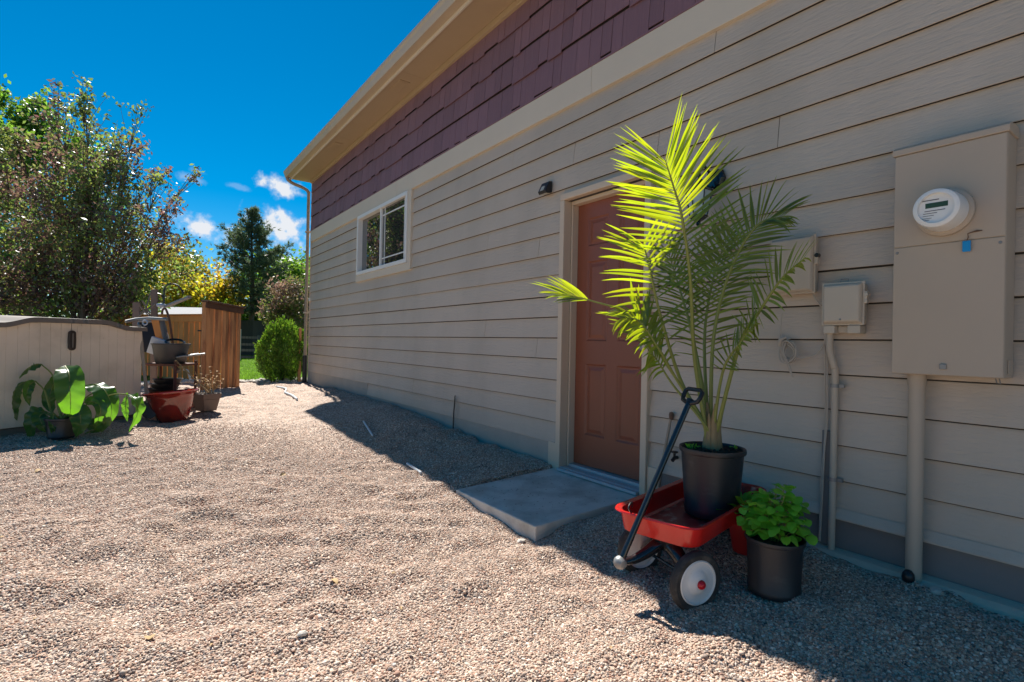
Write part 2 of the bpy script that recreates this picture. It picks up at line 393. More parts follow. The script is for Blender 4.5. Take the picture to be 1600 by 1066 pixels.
def vnoise(x, y, s, seed):
    r = np.random.default_rng(seed); T = r.random((256, 256)); x = np.asarray(x)/s; y = np.asarray(y)/s
    xi = np.floor(x).astype(int); yi = np.floor(y).astype(int); fx = x-xi; fy = y-yi
    fx = fx*fx*(3-2*fx); fy = fy*fy*(3-2*fy)
    g = lambda a, b: T[a % 256, b % 256]
    return (g(xi, yi)*(1-fx)+g(xi+1, yi)*fx)*(1-fy)+(g(xi, yi+1)*(1-fx)+g(xi+1, yi+1)*fx)*fy-.5

# ------------------------------------------------------------------ ground
WX = 2.795                                     # plane of the siding's plank edges
def hg(x, y, rough=True):
    x = np.asarray(x, float); y = np.asarray(y, float)
    a = np.interp(y, [-5, 2.6, 5, 7, 10, 14], [0, 0, .04, .09, .18, .2])
    w = np.interp(y, [-3, 0, 3.3, 3.85, 4.87, 6, 7.5, 9, 10.7, 12], [.10, .105, .118, .125, .185, .245, .28, .255, .225, .2])
    s = np.clip((x-1.55)/(2.72-1.55), 0, 1); s = s*s*(3-2*s)
    z = a+(w-a)*s
    if rough:
        z = z+.022*vnoise(x, y, .34, 1)+.040*vnoise(x+.4*y, y*1.1, .17, 2)*np.clip(.4+2.4*(vnoise(x, y, .8, 8)+.2), .25, 1.3)+.024*vnoise(x-.5*y, y, .10, 3)+.02*vnoise(x, y, .9, 4)
    dsl = np.hypot(np.maximum(np.maximum(1.87-x, x-2.6), 0), np.maximum(np.maximum(2.34-y, y-2.9), 0))
    z = z-.035*np.exp(-(dsl/.13)**2)
    slab = (x > 1.84) & (y > 2.31) & (y < 3.25)
    z = np.where(slab, np.minimum(z, .03), z)
    return z
def grid(name, xs, ys, f, mat, kind='structure'):
    X, Y = np.meshgrid(xs, ys); Z = f(X, Y); n, m = X.shape
    vs = np.stack([X, Y, Z], -1).reshape(-1, 3)
    i = np.arange(n*m).reshape(n, m)
    F = np.stack([i[:-1, :-1], i[:-1, 1:], i[1:, 1:], i[1:, :-1]], -1).reshape(-1, 4)
    me = bpy.data.meshes.new(name); me.from_pydata(vs.tolist(), [], F.tolist())
    for p in me.polygons: p.use_smooth = True
    o = bpy.data.objects.new(name, me); C.objects.link(o); me.materials.append(mat); o['kind'] = kind
    return o
xs = np.r_[np.arange(-9, -2.4, .4), np.arange(-2.4, 2.79, .035)]
ys = np.r_[np.arange(-6, .4, .4), np.arange(.4, 8.5, .035), np.arange(8.5, 12.2, .08)]
grid('gravel_yard', xs, ys, hg, m_gravel)
mb = MB(); mb.add([(-400, -400, -.12), (400, -400, -.12), (400, 700, -.12), (-400, 700, -.12)], [(0, 1, 2, 3)]); tag(mb.build('ground', m_dirt), kind='structure')
lx = np.linspace(-30, 40, 60); ly = np.linspace(12.0, 40, 50)
grid('lawn', lx, ly, lambda X, Y: .215+.03*vnoise(X, Y, 4, 9), m_lawn)

nb_ = 26000; gy = 12.05+rng.random(nb_)**1.4*12; gx = rng.uniform(0, 1, nb_)*(3.2+.22*gy-1.6)+(.12*gy)
gz_ = .2+.03*vnoise(gx, gy, 4, 9); gl = rng.uniform(.035, .075, nb_); ga = rng.uniform(0, 6.28, nb_)
gd = np.stack([rng.normal(0, .35, nb_), rng.normal(0, .35, nb_), np.ones(nb_)], -1)*gl[:, None]; gs = np.stack([np.cos(ga), np.sin(ga), 0*ga], -1)*.010
gp = np.stack([gx, gy, gz_], -1); GV = np.stack([gp-gs, gp+gs, gp+gd], 1).reshape(-1, 3)
gm = bpy.data.meshes.new('grass'); gm.from_pydata(GV.tolist(), [], np.arange(3*nb_).reshape(-1, 3).tolist())
gob = bpy.data.objects.new('lawn_grass', gm); C.objects.link(gob); gob['kind'] = 'stuff'
gm.materials.append(leafmat('grass_blade', (.10, .20, .025), (.24, .46, .04), .4, .6, island=.4))
def in_view(P, pad=50):
    d = P-CAM; z = d@FW; x = 800+FPX*(d@RT)/z; y = 533-FPX*(d@UP)/z
    return (z > .3) & (x > -pad) & (x < 1600+pad) & (y > -pad) & (y < 1066+pad)
def gn_instances(name, pts, sc, rot, rnd, mat, sub=2, kind='stuff'):
    me = bpy.data.meshes.new(name); me.from_pydata(pts.tolist(), [], [])
    for nm, ty, arr in (('sc', 'FLOAT_VECTOR', sc), ('rot', 'FLOAT_VECTOR', rot), ('rnd', 'FLOAT', rnd)):
        a = me.attributes.new(nm, ty, 'POINT'); a.data.foreach_set('vector' if ty == 'FLOAT_VECTOR' else 'value', np.asarray(arr, np.float32).ravel())
    o = bpy.data.objects.new(name, me); C.objects.link(o); me.materials.append(mat); o['kind'] = kind
    g = bpy.data.node_groups.new(name+'_nodes', 'GeometryNodeTree')
    g.interface.new_socket('Geometry', in_out='INPUT', socket_type='NodeSocketGeometry'); g.interface.new_socket('Geometry', in_out='OUTPUT', socket_type='NodeSocketGeometry')
    N = g.nodes.new; gi = N('NodeGroupInput'); go = N('NodeGroupOutput')
    ico = N('GeometryNodeMeshIcoSphere'); ico.inputs['Radius'].default_value = 1; ico.inputs['Subdivisions'].default_value = sub
    ss = N('GeometryNodeSetShadeSmooth'); sm = N('GeometryNodeSetMaterial'); sm.inputs['Material'].default_value = mat
    ip = N('GeometryNodeInstanceOnPoints')
    def na(n, ty):
        q = N('GeometryNodeInputNamedAttribute'); q.data_type = ty; q.inputs['Name'].default_value = n; return q.outputs['Attribute']
    L = g.links.new
    L(ico.outputs['Mesh'], ss.inputs['Geometry']); L(ss.outputs[0], sm.inputs['Geometry'])
    L(gi.outputs[0], ip.inputs['Points']); L(sm.outputs[0], ip.inputs['Instance'])
    L(na('rot', 'FLOAT_VECTOR'), ip.inputs['Rotation']); L(na('sc', 'FLOAT_VECTOR'), ip.inputs['Scale']); L(ip.outputs[0], go.inputs[0])
    md = o.modifiers.new('scatter', 'NODES'); md.node_group = g
    return o
n = 720000
x = rng.uniform(-2.6, 2.70, n); y = rng.uniform(.35, 7.0, n)
d = x*FW[0]+y*FW[1]
keep = rng.random(n) < np.clip((6.4-d)/2.6, 0, 1)
keep &= ~((x > 1.86) & (y > 2.33) & (y < 3.25))
x, y = x[keep], y[keep]; z = hg(x, y)
P = np.stack([x, y, z], -1); v = in_view(P); P = P[v]; n = len(P)
rad = rng.uniform(.0024, .0057, n)*(1+.5*vnoise(P[:, 0], P[:, 1], .5, 31)); big = rng.random(n) < .02; rad[big] *= 1.7
P[:, 2] += rad*rng.uniform(-.1, .6, n)
sc = np.stack([rad*rng.uniform(.9, 1.25, n), rad*rng.uniform(.75, 1.0, n), rad*rng.uniform(.5, .8, n)], -1)
rot = np.stack([rng.normal(0, .35, n), rng.normal(0, .35, n), rng.uniform(0, 6.28, n)], -1)
gn_instances('loose_gravel', P, sc, rot, rng.random(n), m_pebble, 2)
# pale river rock strip at the lawn edge
n = 2600; x = rng.uniform(-2, 6, n); y = rng.uniform(11.55, 12.15, n)
P = np.stack([x, y, hg(x, y)+.01], -1); rad = rng.uniform(.018, .05, n)
sc = np.stack([rad, rad*.8, rad*.6], -1); rot = np.stack([rng.normal(0, .3, n), rng.normal(0, .3, n), rng.uniform(0, 6, n)], -1)
m_rock2 = M('river_rock', (.52, .47, .41), .8, var=.3, vs=12)
gn_instances('river_rock', P, sc, rot, rng.random(n), m_rock2, 2)

# ------------------------------------------------------------------ house
K0, EXP = 1.1525, .172
Y_END, Y_NEAR = 10.74, -1.6
house = thing('house', 'tan clapboard house with maroon shingles under the eave, filling the right side', 'house', (WX, 5, 0))
DO0, DO1, DZ0, DZ1 = 2.30, 3.22, .095, 2.305      # door casing outer
WI0, WI1, WZ0, WZ1 = 6.08, 8.06, 1.995, 3.03     # window trim outer
seam = {-5: 5.14, -4: 5.968, -3: 6.786, -2: 7.599, -1: 8.417, 0: 9.238, 1: 5.981, 2: 6.788, 3: 7.598, 4: 8.413, 5: 4.33, 6: 6.355, 7: 7.162, 8: 7.987, 9: 3.94, 10: 6.75}
def plank(y0, y1, zb, zt, dx=0):
    # lapped board: bottom edge proud, top edge stops short, baring dark backing as painted lap shade
    xb, xt = WX+dx, WX+dx+.020
    ztk = zt+(.001 if zt > 1.5 else -.0065)
    vb = [(xb, y0, zb), (xb+.006, y0, zb), (xt+.0035, y0, ztk), (xt, y0, ztk)]
    vt = [(a, y1, c) for a, b, c in vb]
    MB().hexa(vb, vt).build('siding_plank', m_siding, house, bevel=.0015, seg=1)
nails = MB()
for k in range(-5, 11):
    zb = K0+k*EXP; zt = zb+EXP
    if k == 10: zt = 3.02
    hi = 7.51 if k == -5 else Y_END
    cuts = [Y_NEAR]
    b = seam[k]
    ss = sorted(q for q in (b+4.885*i for i in range(-4, 5)) if 1.3 < q < hi-.1)
    ivs = []
    edges = [Y_NEAR]+ss+[hi]
    for i in range(len(edges)-1): ivs.append((edges[i]+(.0015 if i else 0), edges[i+1]-.0015))
    def cut(ivs, a, b):
        r = []
        for p, q in ivs:
            if q <= a or p >= b: r.append((p, q)); continue
            if p < a: r.append((p, a))
            if q > b: r.append((b, q))
        return r
    if zb < DZ1: ivs = cut(ivs, DO0+.01, DO1-.01)
    if zb > WZ0-.01: ivs = cut(ivs, WI0+.01, WI1-.01)
    for p, q in ivs: plank(p, q, zb, zt, rng.uniform(-.0008, .0008))
    for yy in np.arange(-1.2, Y_END, .4064):
        if DO0-.02 < yy < DO1+.02 and zb < DZ1 or (zb > WZ0-.1 and WI0 < yy < WI1) or yy > hi or yy > 4.5: continue
        nails.box((WX+.0018, yy-.004, zb+.022), (WX+.0032, yy+.004, zb+.030))
    if zb < DZ1 < zt: plank(DO0+.01, DO1-.01, DZ1-.005, zt)
nl = nails.build('nail_heads', m_siding, house, fix=False); nl['kind'] = 'stuff'
# wall sheathing behind, with openings for the door and the window
def wallpanel(y0, y1, z0, z1): sh.box((WX+.024, y0, z0), (WX+.16, y1, z1))
sh = MB()
for a, b, c, d in ((Y_NEAR, DO0+.05, .0, 4.25), (DO0+.05, DO1-.05, 2.25, 4.25), (DO1-.05, WI0+.10, .0, 4.25), (WI0+.10, WI1-.06, .0, 2.09), (WI0+.10, WI1-.06, 3.02, 4.25), (WI1-.06, Y_END, .0, 4.25)):
    wallpanel(a, b, c, d)
sh.box((WX+.16, Y_END-.15, 0), (WX+7.5, Y_END, 4.25)); sh.box((WX+7.35, Y_NEAR, 0), (WX+7.5, Y_END-.15, 4.25)); sh.box((WX+.16, Y_NEAR, 0), (WX+7.35, Y_NEAR+.15, 4.25))
# gable triangle at the far end
sh.prism([(WX+.02, Y_END-.12, 4.25), (WX+7.5, Y_END-.12, 4.25), (WX+3.75, Y_END-.12, 5.9)], (0, .10, 0))
m_lapshade = M('lap_shade_backing', (.05, .042, .036), .9)  # dark backing seen through board and shingle gaps, paints the shade under laps
sh.build('wall_sheathing', m_lapshade, house)
# foundation
fd = MB(); fd.box((WX+.008, 7.51, .05), (WX+.0235, Y_END+.02, .47)); fd.box((WX+.006, DO1+.1, .0), (WX+.0235, 7.509, .30))
fd.build('foundation', m_found, house)
fd = MB(); fd.box((WX+.010, Y_NEAR, -.05), (WX+.0235, DO0-.10, .30)); fd.build('foundation', m_foundp, house)
# flared drip strip under the lowest plank by the meter
dl = MB(); dl.prism([(WX-.001, Y_NEAR, .33), (WX-.022, Y_NEAR, .288), (WX-.022, Y_NEAR, .281), (WX+.009, Y_NEAR, .288)], (0, 1.17-Y_NEAR, 0))
dl.prism([(WX-.001, 1.215, .33), (WX-.016, 1.215, .288), (WX-.016, 1.215, .281), (WX+.009, 1.215, .288)], (0, DO0-.12-1.215, 0))
dl.build('drip_strip', m_siding, house)
lg = MB(); lg.prism([(WX+.009, Y_NEAR, .0), (WX+.009, Y_NEAR, .137), (WX-.05, Y_NEAR, .128), (WX-.075, Y_NEAR, .11), (WX-.08, Y_NEAR, .0)], (0, 1.27-Y_NEAR, 0))
lg.build('footing_ledge', m_slabedge, house, bevel=.006)
# kick blocks beside the door
kb = MB(); kb.box((WX-.012, DO1+.002, .05), (WX+.02, DO1+.105, .30)); kb.build('kick_block', m_casing, house, bevel=.003)
kb = MB(); kb.box((WX-.012, DO0-.095, .05), (WX+.02, DO0-.002, .30)); kb.build('kick_block', m_casing, house, bevel=.003)
# frieze boards
yb = [Y_NEAR, 2.9, 6.55, Y_END]
for a, b in zip(yb[:-1], yb[1:]):
    MB().box((WX-.014, a+.001, 3.005), (WX+.022, b-.001, 3.215)).build('frieze_board', m_trim, house, bevel=.003)
MB().box((WX-.019, Y_NEAR, 3.2155), (WX+.022, Y_END, 3.228)).build('drip_cap', m_shingle, house)
# shingles
SZ = .2475; stuffed = MB(); ns = 0; protos = {}
for row in range(4):
    zb0 = 3.232+row*SZ; y = Y_END
    while y > Y_NEAR:
        w = float(rng.choice([.105, .125, .15, .18, .21, .24])); y0 = max(y-w, Y_NEAR)
        st = (0 if rng.random() < .5 else .022) if row else (.0 if rng.random() < .5 else .016)
        zb = zb0+st; zt = min(zb0+SZ+.014, 4.225)
        if ns < 292 and y > 1.35:
            ns += 1; m_ = MB()
        else: m_ = stuffed
        g = .0022; xo = WX-.015+rng.uniform(0, .002)
        m_.hexa([(xo, y0+g, zb), (xo+.006, y0+g, zb), (xo+.025, y0+g, zt), (xo+.020, y0+g, zt)], [(xo, y-g, zb), (xo+.006, y-g, zb), (xo+.025, y-g, zt), (xo+.020, y-g, zt)])
        if m_ is not stuffed: m_.build('shingle', m_shingle, house, fix=False)
        y = y0
if stuffed.v: stuffed.build('shingle_rest', m_shingle, house)['kind'] = 'stuff'
# eave: soffit, bed trim, fascia, gutter, roof
Y_EAVE = 10.93; GX0, GX1 = 2.30, 2.42
MB().box((WX-.034, Y_NEAR, 4.165), (WX+.01, Y_END+.005, 4.224)).build('bed_moulding', m_soffit, house, bevel=.004)
pan = list(np.arange(Y_NEAR, Y_EAVE-.2, 2.44))+[Y_EAVE-.005]
for a, b in zip(pan[:-1], pan[1:]):
    MB().box((GX1+.022, a+.0015, 4.226), (WX+.15, b-.0015, 4.236)).build('soffit_panel', m_soffit, house)
for yv in (3.4, 5.9, 8.4):
    v = MB(); v.box((GX1+.10, yv, 4.219), (GX1+.23, yv+.36, 4.2255))
    for i in range(5): v.box((GX1+.112+i*.022, yv+.02, 4.216), (GX1+.124+i*.022, yv+.34, 4.219))
    v.build('soffit_vent', m_soffit, house)
MB().box((GX1+.001, Y_NEAR, 4.20), (GX1+.021, Y_EAVE, 4.37)).build('fascia_board', m_trim, house, bevel=.003)
gp = [(GX1, 4.235), (GX1-.085, 4.235), (GX1-.095, 4.262), (GX1-.105, 4.30), (GX1-.118, 4.325), (GX0, 4.352), (GX0+.012, 4.352), (GX0+.012, 4.343), (GX1-.103, 4.322), (GX1-.09, 4.29), (GX1-.08, 4.243), (GX1-.004, 4.243), (GX1-.004, 4.352), (GX1, 4.352)]
gut = MB().prism([(x, Y_NEAR, z) for x, z in gp], (0, Y_EAVE-Y_NEAR, 0)).build('gutter', m_gutter, house)
ec = MB().prism([(x, Y_EAVE, z) for x, z in ((GX1, 4.235), (GX1-.085, 4.235), (GX1-.095, 4.262), (GX1-.105, 4.30), (GX1-.118, 4.325), (GX0, 4.352), (GX1, 4.352))], (0, .003, 0))
ec.build('end_cap', m_gutter, gut)
rf = MB(); sl_ = .44
rf.prism([(GX0+.05, Y_NEAR-.3, 4.372), (WX+3.75, Y_NEAR-.3, 4.372+sl_*(WX+3.75-GX0-.05)), (WX+7.9, Y_NEAR-.3, 4.42), (WX+7.9, Y_NEAR-.3, 4.45), (WX+3.75, Y_NEAR-.3, 4.40+sl_*(WX+3.75-GX0-.05)), (GX0+.05, Y_NEAR-.3, 4.397)], (0, Y_EAVE+.03-Y_NEAR+.3, 0))
rf.build('roof', m_roof, house)
MB().prism([(GX1+.022, Y_END+.003, 4.237), (GX1+.022, Y_END+.003, 4.37), (WX+.6, Y_END+.003, 4.60), (WX+.6, Y_END+.003, 4.237)], (0, .10, 0)).build('rake_return', m_soffit, house)
# corner board (narrow) and downspout at the far corner
MB().box((WX-.002, Y_END+.0015, .25), (WX+.06, Y_END+.028, 4.2)).build('corner_board', m_casing, house)
ds = MB()
dpath = catmull([(GX1-.05, Y_EAVE-.06, 4.236), (GX1-.05, Y_EAVE-.06, 4.19), (GX1+.05, Y_EAVE-.07, 4.13), (WX-.12, Y_END+.08, 4.06), (WX-.045, Y_END+.085, 3.98), (WX-.04, Y_END+.085, 3.7), (WX-.04, Y_END+.085, .75)], 30)
m_dspout = M('downspout_paint', (.34, .265, .19), .5, var=.06, vs=3)
ds.tube(dpath, .030, 10); dsp = ds.build('downspout', m_dspout, house, smooth=True)
MB().tube([(WX-.04, Y_END+.085, .16), (WX-.04, Y_END+.085, .77)], .047, 12).build('drain_adapter', m_black, dsp, smooth=True)
for zz in (1.6, 3.2):
    MB().box((WX-.082, Y_END+.03, zz), (WX+.004, Y_END+.129, zz+.03)).build('strap', m_casing, dsp)
# window
win = MB()
for a, b in (((WI0, 1.993), (WI1, 2.092)), ((WI0, 2.0925), (6.178, 3.004)), ((8.003, 2.0925), (WI1, 3.004))):
    win.box((WX-.016, a[0], a[1]), (WX+.03, b[0], b[1]))
window = win.build('window', m_trim, house, bevel=.003)
y0, y1, z0, z1 = 6.18, 8.001, 2.094, 3.003
fr = MB(); t_ = .042
fr.box((WX-.030, y0, z0), (WX+.07, y1, z0+.05)); fr.box((WX-.030, y0, z1-.05), (WX+.07, y1, z1)); fr.box((WX-.030, y0, z0+.0505), (WX+.07, y0+t_, z1-.0505)); fr.box((WX-.030, y1-t_, z0+.0505), (WX+.07, y1, z1-.0505))
ym = (y0+y1)/2
fr.box((WX-.012, ym-.022, z0+.0505), (WX+.06, ym+.022, z1-.0505))
fr.build('frame', m_white, window, bevel=.003)
MB().box((WX+.012, y0+t_+.001, z0+.052), (WX+.018, ym-.024, z1-.052)).build('pane', m_glass, window)
MB().box((WX+.045, ym+.024, z0+.052), (WX+.051, y1-t_-.001, z1-.052)).build('pane', m_glass, window)
gr = MB()
for zz in (z0+.145, z1-.16): gr.box((WX+.006, y0+t_+.001, zz), (WX+.0115, ym-.024, zz+.016))
for yy in (y0+t_+.085, ym-.125): gr.box((WX+.0045, yy, z0+.053), (WX+.010, yy+.016, z1-.053))
gr.build('grille', m_white, window)
# door
dg = MB()
dg.box((WX-.028, DO0, DZ0), (WX+.055, DO0+.052, DZ1-.053)); dg.box((WX-.028, DO1-.052, DZ0), (WX+.055, DO1, DZ1-.053)); dg.box((WX-.028, DO0, DZ1-.0525), (WX+.055, DO1, DZ1))
casing = dg.build('door_casing', m_casing, house, bevel=.006)
j = MB(); JX = WX+.055
j.box((JX+.0005, DO0+.030, DZ0), (WX+.17, DO0+.066, 2.222)); j.box((JX+.0005, DO1-.066, DZ0), (WX+.17, DO1-.030, 2.222)); j.box((JX+.0005, DO0+.030, 2.2225), (WX+.17, DO1-.030, 2.26))
j.build('jamb', m_casing, casing, bevel=.003)
DY0, DY1, DX = DO0+.068, DO1-.068, WX+.115
def six_panel(y0, y1, z0, z1, x):
    mb = MB(); W_ = y1-y0
    sty = .115*W_/.78; mid = .11*W_/.78; pw = (W_-2*sty-mid)/2
    colsY = [(y0+sty, y0+sty+pw), (y1-sty-pw, y1-sty)]
    H = z1-z0
    rowsZ = [(z0+.24, z0+.80), (z0+.98, z0+1.61), (z0+1.73, z1-.12)]
    ys_ = sorted({y0, y1, *[a for c in colsY for a in c]}); zs_ = sorted({z0, z1, *[a for r in rowsZ for a in r]})
    for i in range(len(ys_)-1):
        for k in range(len(zs_)-1):
            a, b, c, d = ys_[i], ys_[i+1], zs_[k], zs_[k+1]
            if (a, b) in colsY and (c, d) in rowsZ:
                rings = [(0, 0), (.012, .010), (.024, .010), (.05, .002)]
                prev = None
                for ins, dep in rings:
                    q = [(x+dep, a+ins, c+ins), (x+dep, b-ins, c+ins), (x+dep, b-ins, d-ins), (x+dep, a+ins, d-ins)]
                    if prev:
                        for e in range(4): mb.add([prev[e], prev[(e+1) % 4], q[(e+1) % 4], q[e]], [(0, 1, 2, 3)])
                    prev = q
                mb.add(prev, [(0, 1, 2, 3)])
            else: mb.add([(x, a, c), (x, b, c), (x, b, d), (x, a, d)], [(0, 1, 2, 3)])
    mb.box((x+.02, y0, z0), (x+.045, y1, z1))
    for a, b in (((x, y0, z0), (x+.02, y0, z1)), ((x, y1, z0), (x+.02, y1, z1))):
        mb.add([a, (b[0], a[1], a[2]), b, (a[0], a[1], b[2])], [(0, 1, 2, 3)])
    return mb
door = six_panel(DY0, DY1, .148, 2.221, DX).build('door', m_door, house)
kn = MB(); kn.lathe([(.0, 0), (.028, 0), (.028, .006), (.012, .01), (.012, .035), (.026, .045), (.028, .06), (.015, .072), (0, .073)], 16, m=Matrix.Translation((DX-.001, DY0+.06, 1.09)) @ Matrix.Rotation(-math.pi/2, 4, 'Y')); kn.build('handle', m_steel, door, smooth=True)
th = MB(); th.box((WX-.055, DO0+.054, .097), (WX+.06, DO1-.054, .118)); th.box((WX+.0605, DO0+.067, .10), (WX+.16, DO1-.067, .142)); th.box((WX-.02, DO0+.0545, .1185), (WX+.05, DO1-.0545, .124))
th.build('threshold', m_alum, house, bevel=.003)

# concrete stoop slab
slab = MB()
P4 = [(1.868, 3.238, .055), (1.879, 2.342, .055), (WX-.004, 2.342, .093), (WX-.004, 3.262, .093)]
slab.hexa([(a, b, -.10) for a, b, c in P4][::-1], [p for p in P4][::-1])
sb = slab.build('concrete_slab', m_slab, bevel=.007); tag(sb, 'grey concrete stoop slab on the gravel in front of the brown door', 'slab')
# litter of seeds on the slab
n = 150; q = MB()
for i in range(n):
    u, v_ = rng.beta(1.2, 1.5), rng.random(); x_ = 1.9+u*.86; y_ = 2.37+v_*.84; z_ = .0555+(x_-1.868)/.92*.038+.002; r_ = rng.uniform(.003, .008); a_ = rng.uniform(0, 6.28)
    dx, dy = math.cos(a_)*r_, math.sin(a_)*r_
    q.add([(x_-dx, y_-dy, z_), (x_+dy*.4, y_-dx*.4, z_+.002), (x_+dx, y_+dy, z_+.001), (x_-dy*.4, y_+dx*.4, z_+.003)], [(0, 1, 2, 3)])
ql = q.build('seed_litter', m_rust, fix=False); ql['kind'] = 'stuff'

# ------------------------------------------------------------------ fixtures on the wall
X = WX
# electric meter cabinet
MX = 2.655
mc = thing('meter_cabinet', 'large tan electric meter cabinet on the wall at the right edge', 'meter box', (X, .70, 1.0))
MB().box((MX+.004, .519, 1.004), (X-.004, .881, 1.952)).build('cabinet_body', m_meterbox, mc, bevel=.004)
MB().box((MX-.002, .521, 1.544), (MX+.0035, .879, 1.934)).build('meter_panel', m_meterbox, mc, bevel=.002)
lp = MB().box((MX-.002, .521, 1.006), (MX+.0035, .879, 1.5405)).build('door_panel', m_meterbox, mc, bevel=.002)
rc = MB(); rc.prism([(MX-.008, .512, 1.937), (MX-.008, .512, 1.962), (MX+.01, .512, 1.975), (X-.004, .512, 1.985), (X-.004, .512, 1.937), (MX-.001, .512, 1.937)], (0, .376, 0))
rc.build('rain_cap', m_meterbox, mc, bevel=.003)
for yy in (.535, .866): MB().lathe([(0, .003), (.005, .0025), (.006, 0), (0, 0)], 10, m=Matrix.Translation((MX-.002, yy, 1.52)) @ Matrix.Rotation(-math.pi/2, 4, 'Y')).build('screw', m_steel, mc)
MB().box((MX-.010, .69, 1.03), (MX-.0025, .712, 1.052)).build('hasp', m_steel, mc, bevel=.002)
lt = MB(); lt.box((X-.09, .514, 1.02), (X-.03, .5185, 1.075)); lt.build('knockout_plate', m_meterbox, mc, bevel=.002)
wl = MB(); wl.tube([(MX+.06, .555, 1.003), (MX+.055, .55, .985), (MX+.06, .54, .982), (MX+.065, .545, 1.003)], .0025, 6); wl.build('seal_wire', m_steel, mc)
# glass meter
MC = (MX, .703, 1.664); rotm = Matrix.Translation(MC) @ Matrix.Rotation(-math.pi/2, 4, 'Y') @ Matrix.Diagonal((.90, .90, 1, 1))
em = thing('electric_meter', 'round white electric meter with a display, plugged into the tan cabinet', 'electric meter', MC)
MB().lathe([(.0, -.002), (.105, -.002), (.107, .006), (.106, .02), (.097, .026), (.09, .026), (0, .026)], 40, m=rotm).build('socket_ring', m_meterbox, em, smooth=True)
MB().lathe([(.089, .0262), (.0885, .06), (.086, .10), (.083, .117), (.075, .121), (.0655, .1215), (.0645, .113), (.0645, .108)], 48, m=rotm).build('cover', m_white, em, smooth=True)
fc = MB().lathe([(0, .107), (.0644, .107), (.0644, .1065), (0, .1065)], 40, m=rotm).build('face', m_meterface, em)
fx = MX-.1085
MB().box((fx, .703-.036, 1.664+.004), (fx+.0012, .703+.036, 1.664+.024)).build('display', m_lcd, fc)
# local to the face: +y is left in the photo
sw = MB(); arc = [(math.cos(t), math.sin(t)) for t in np.linspace(-2.15, .12, 14)]
pts = [(fx-.0004, .703-.0570*c, 1.664+.0570*s) for c, s in arc]+[(fx-.0004, .703-.01, 1.664-.012), (fx-.0004, .703+.012, 1.664-.03)]
sw.prism(pts, (.0008, 0, 0)); sw.build('label', m_white, fc)
pr = MB()
for yy, zz, ww, hh in ((.022, .033, .06, .004), (.005, -.009, .066, .003), (.02, -.018, .045, .0025), (.026, -.027, .036, .002), (.03, -.037, .03, .002), (.032, -.044, .02, .002)):
    pr.box((fx-.0008, .703+yy-ww/2+.0, 1.664+zz), (fx-.0004, .703+yy+ww/2, 1.664+zz+hh))
pr.build('print', m_print, fc)
tg = MB(); c = np.array([MX-.012, .632, 1.517]); tg.box(c-np.array((.004, .013, .022)), c+np.array((.004, .013, .022)))
tb = tg.build('seal_tag', m_tag, bevel=.003, origin=c); tb.location = c; tag(tb, 'small bright blue plastic seal tag hanging under the round meter', 'tag')
lo = MB(); lo.tube([c+(0, 0, .02), c+(.003, -.004, .035), c+(.004, -.002, .05), c+(.004, -.03, .058), c+(.006, -.045, .056), c+(.004, -.012, .053)], .0018, 6)
lo.build('wire', m_rust, tb, origin=c)
# conduit under the cabinet
co = thing('meter_conduit', 'thick tan conduit pipe from the meter cabinet down to the ground', 'conduit', (2.738, .813, .11))
MB().tube([(2.738, .813, .10), (2.738, .813, 1.003)], .030, 20).build('pipe', m_meterbox, co, smooth=True)
MB().tube([(2.738, .813, .955), (2.738, .813, 1.002)], .0335, 20).build('coupling', m_meterbox, co, smooth=True)
bl = MB(); bl.lathe([(0, .034), (.012, .030), (.021, .018), (.024, .0), (.02, -.02), (0, -.022)], 14, c=(2.70, .82, .135)); bl.build('black_cap', m_black, co, smooth=True)
def wallbox(name, label, y0, y1, z0, z1, xf, mat, cat='utility box', latch=None, foot=True):
    t = thing(name, label, cat, (X, (y0+y1)/2, z0))
    MB().box((xf+.022, y0+.004, z0+.002), (X-.001, y1-.004, z1-.004)).build('back_shell', mat, t, bevel=.008)
    lid = MB(); lid.hexa([(xf+.0215, y0, z0), (xf+.0215, y1, z0), (xf+.0215, y1, z1), (xf+.0215, y0, z1)][::-1], [(xf, y0+.012, z0+.014), (xf, y1-.012, z0+.014), (xf, y1-.012, z1-.014), (xf, y0+.012, z1-.014)][::-1])
    lo_ = lid.build('cover', mat, t, bevel=.006)
    rim = MB(); rim.box((xf+.0217, y0-.006, z0-.005), (xf+.030, y1+.006, z1+.005)); rim.build('rim', mat, t, bevel=.003)
    lz = latch or (z0+z1)/2
    l_ = MB(); l_.box((xf+.01, y0-.020, lz-.028), (xf+.034, y0-.0065, lz+.028)); l_.tube([(xf+.008, y0-.014, lz+.012), (xf+.036, y0-.014, lz+.012)], .010, 10); l_.tube([(xf+.008, y0-.014, lz-.016), (xf+.036, y0-.014, lz-.016)], .008, 10)
    l_.build('latch', mat, t, bevel=.002)
    MB().lathe([(0, .0045), (.0045, .004), (.005, .0), (0, 0)], 10, m=Matrix.Translation((xf+.0005, (y0+y1)/2, z0+.022)) @ Matrix.Rotation(-math.pi/2, 4, 'Y')).build('screw', m_steel, t)
    return t
b1 = wallbox('utility_box', 'plain tan utility box higher on the wall, partly behind palm leaves', 1.243, 1.462, 1.385, 1.672, 2.715, m_boxgrey, latch=1.55)
hl = MB(); hl.tube([(2.722, 1.226, 1.565), (2.742, 1.226, 1.565)], .011, 12); hl.build('lock_hole', m_black, b1)
b2 = wallbox('utility_box', 'smaller pale utility box on top of the thin conduit, left of the meter cabinet', 1.022, 1.196, 1.222, 1.418, 2.71, m_boxlight, latch=1.345)
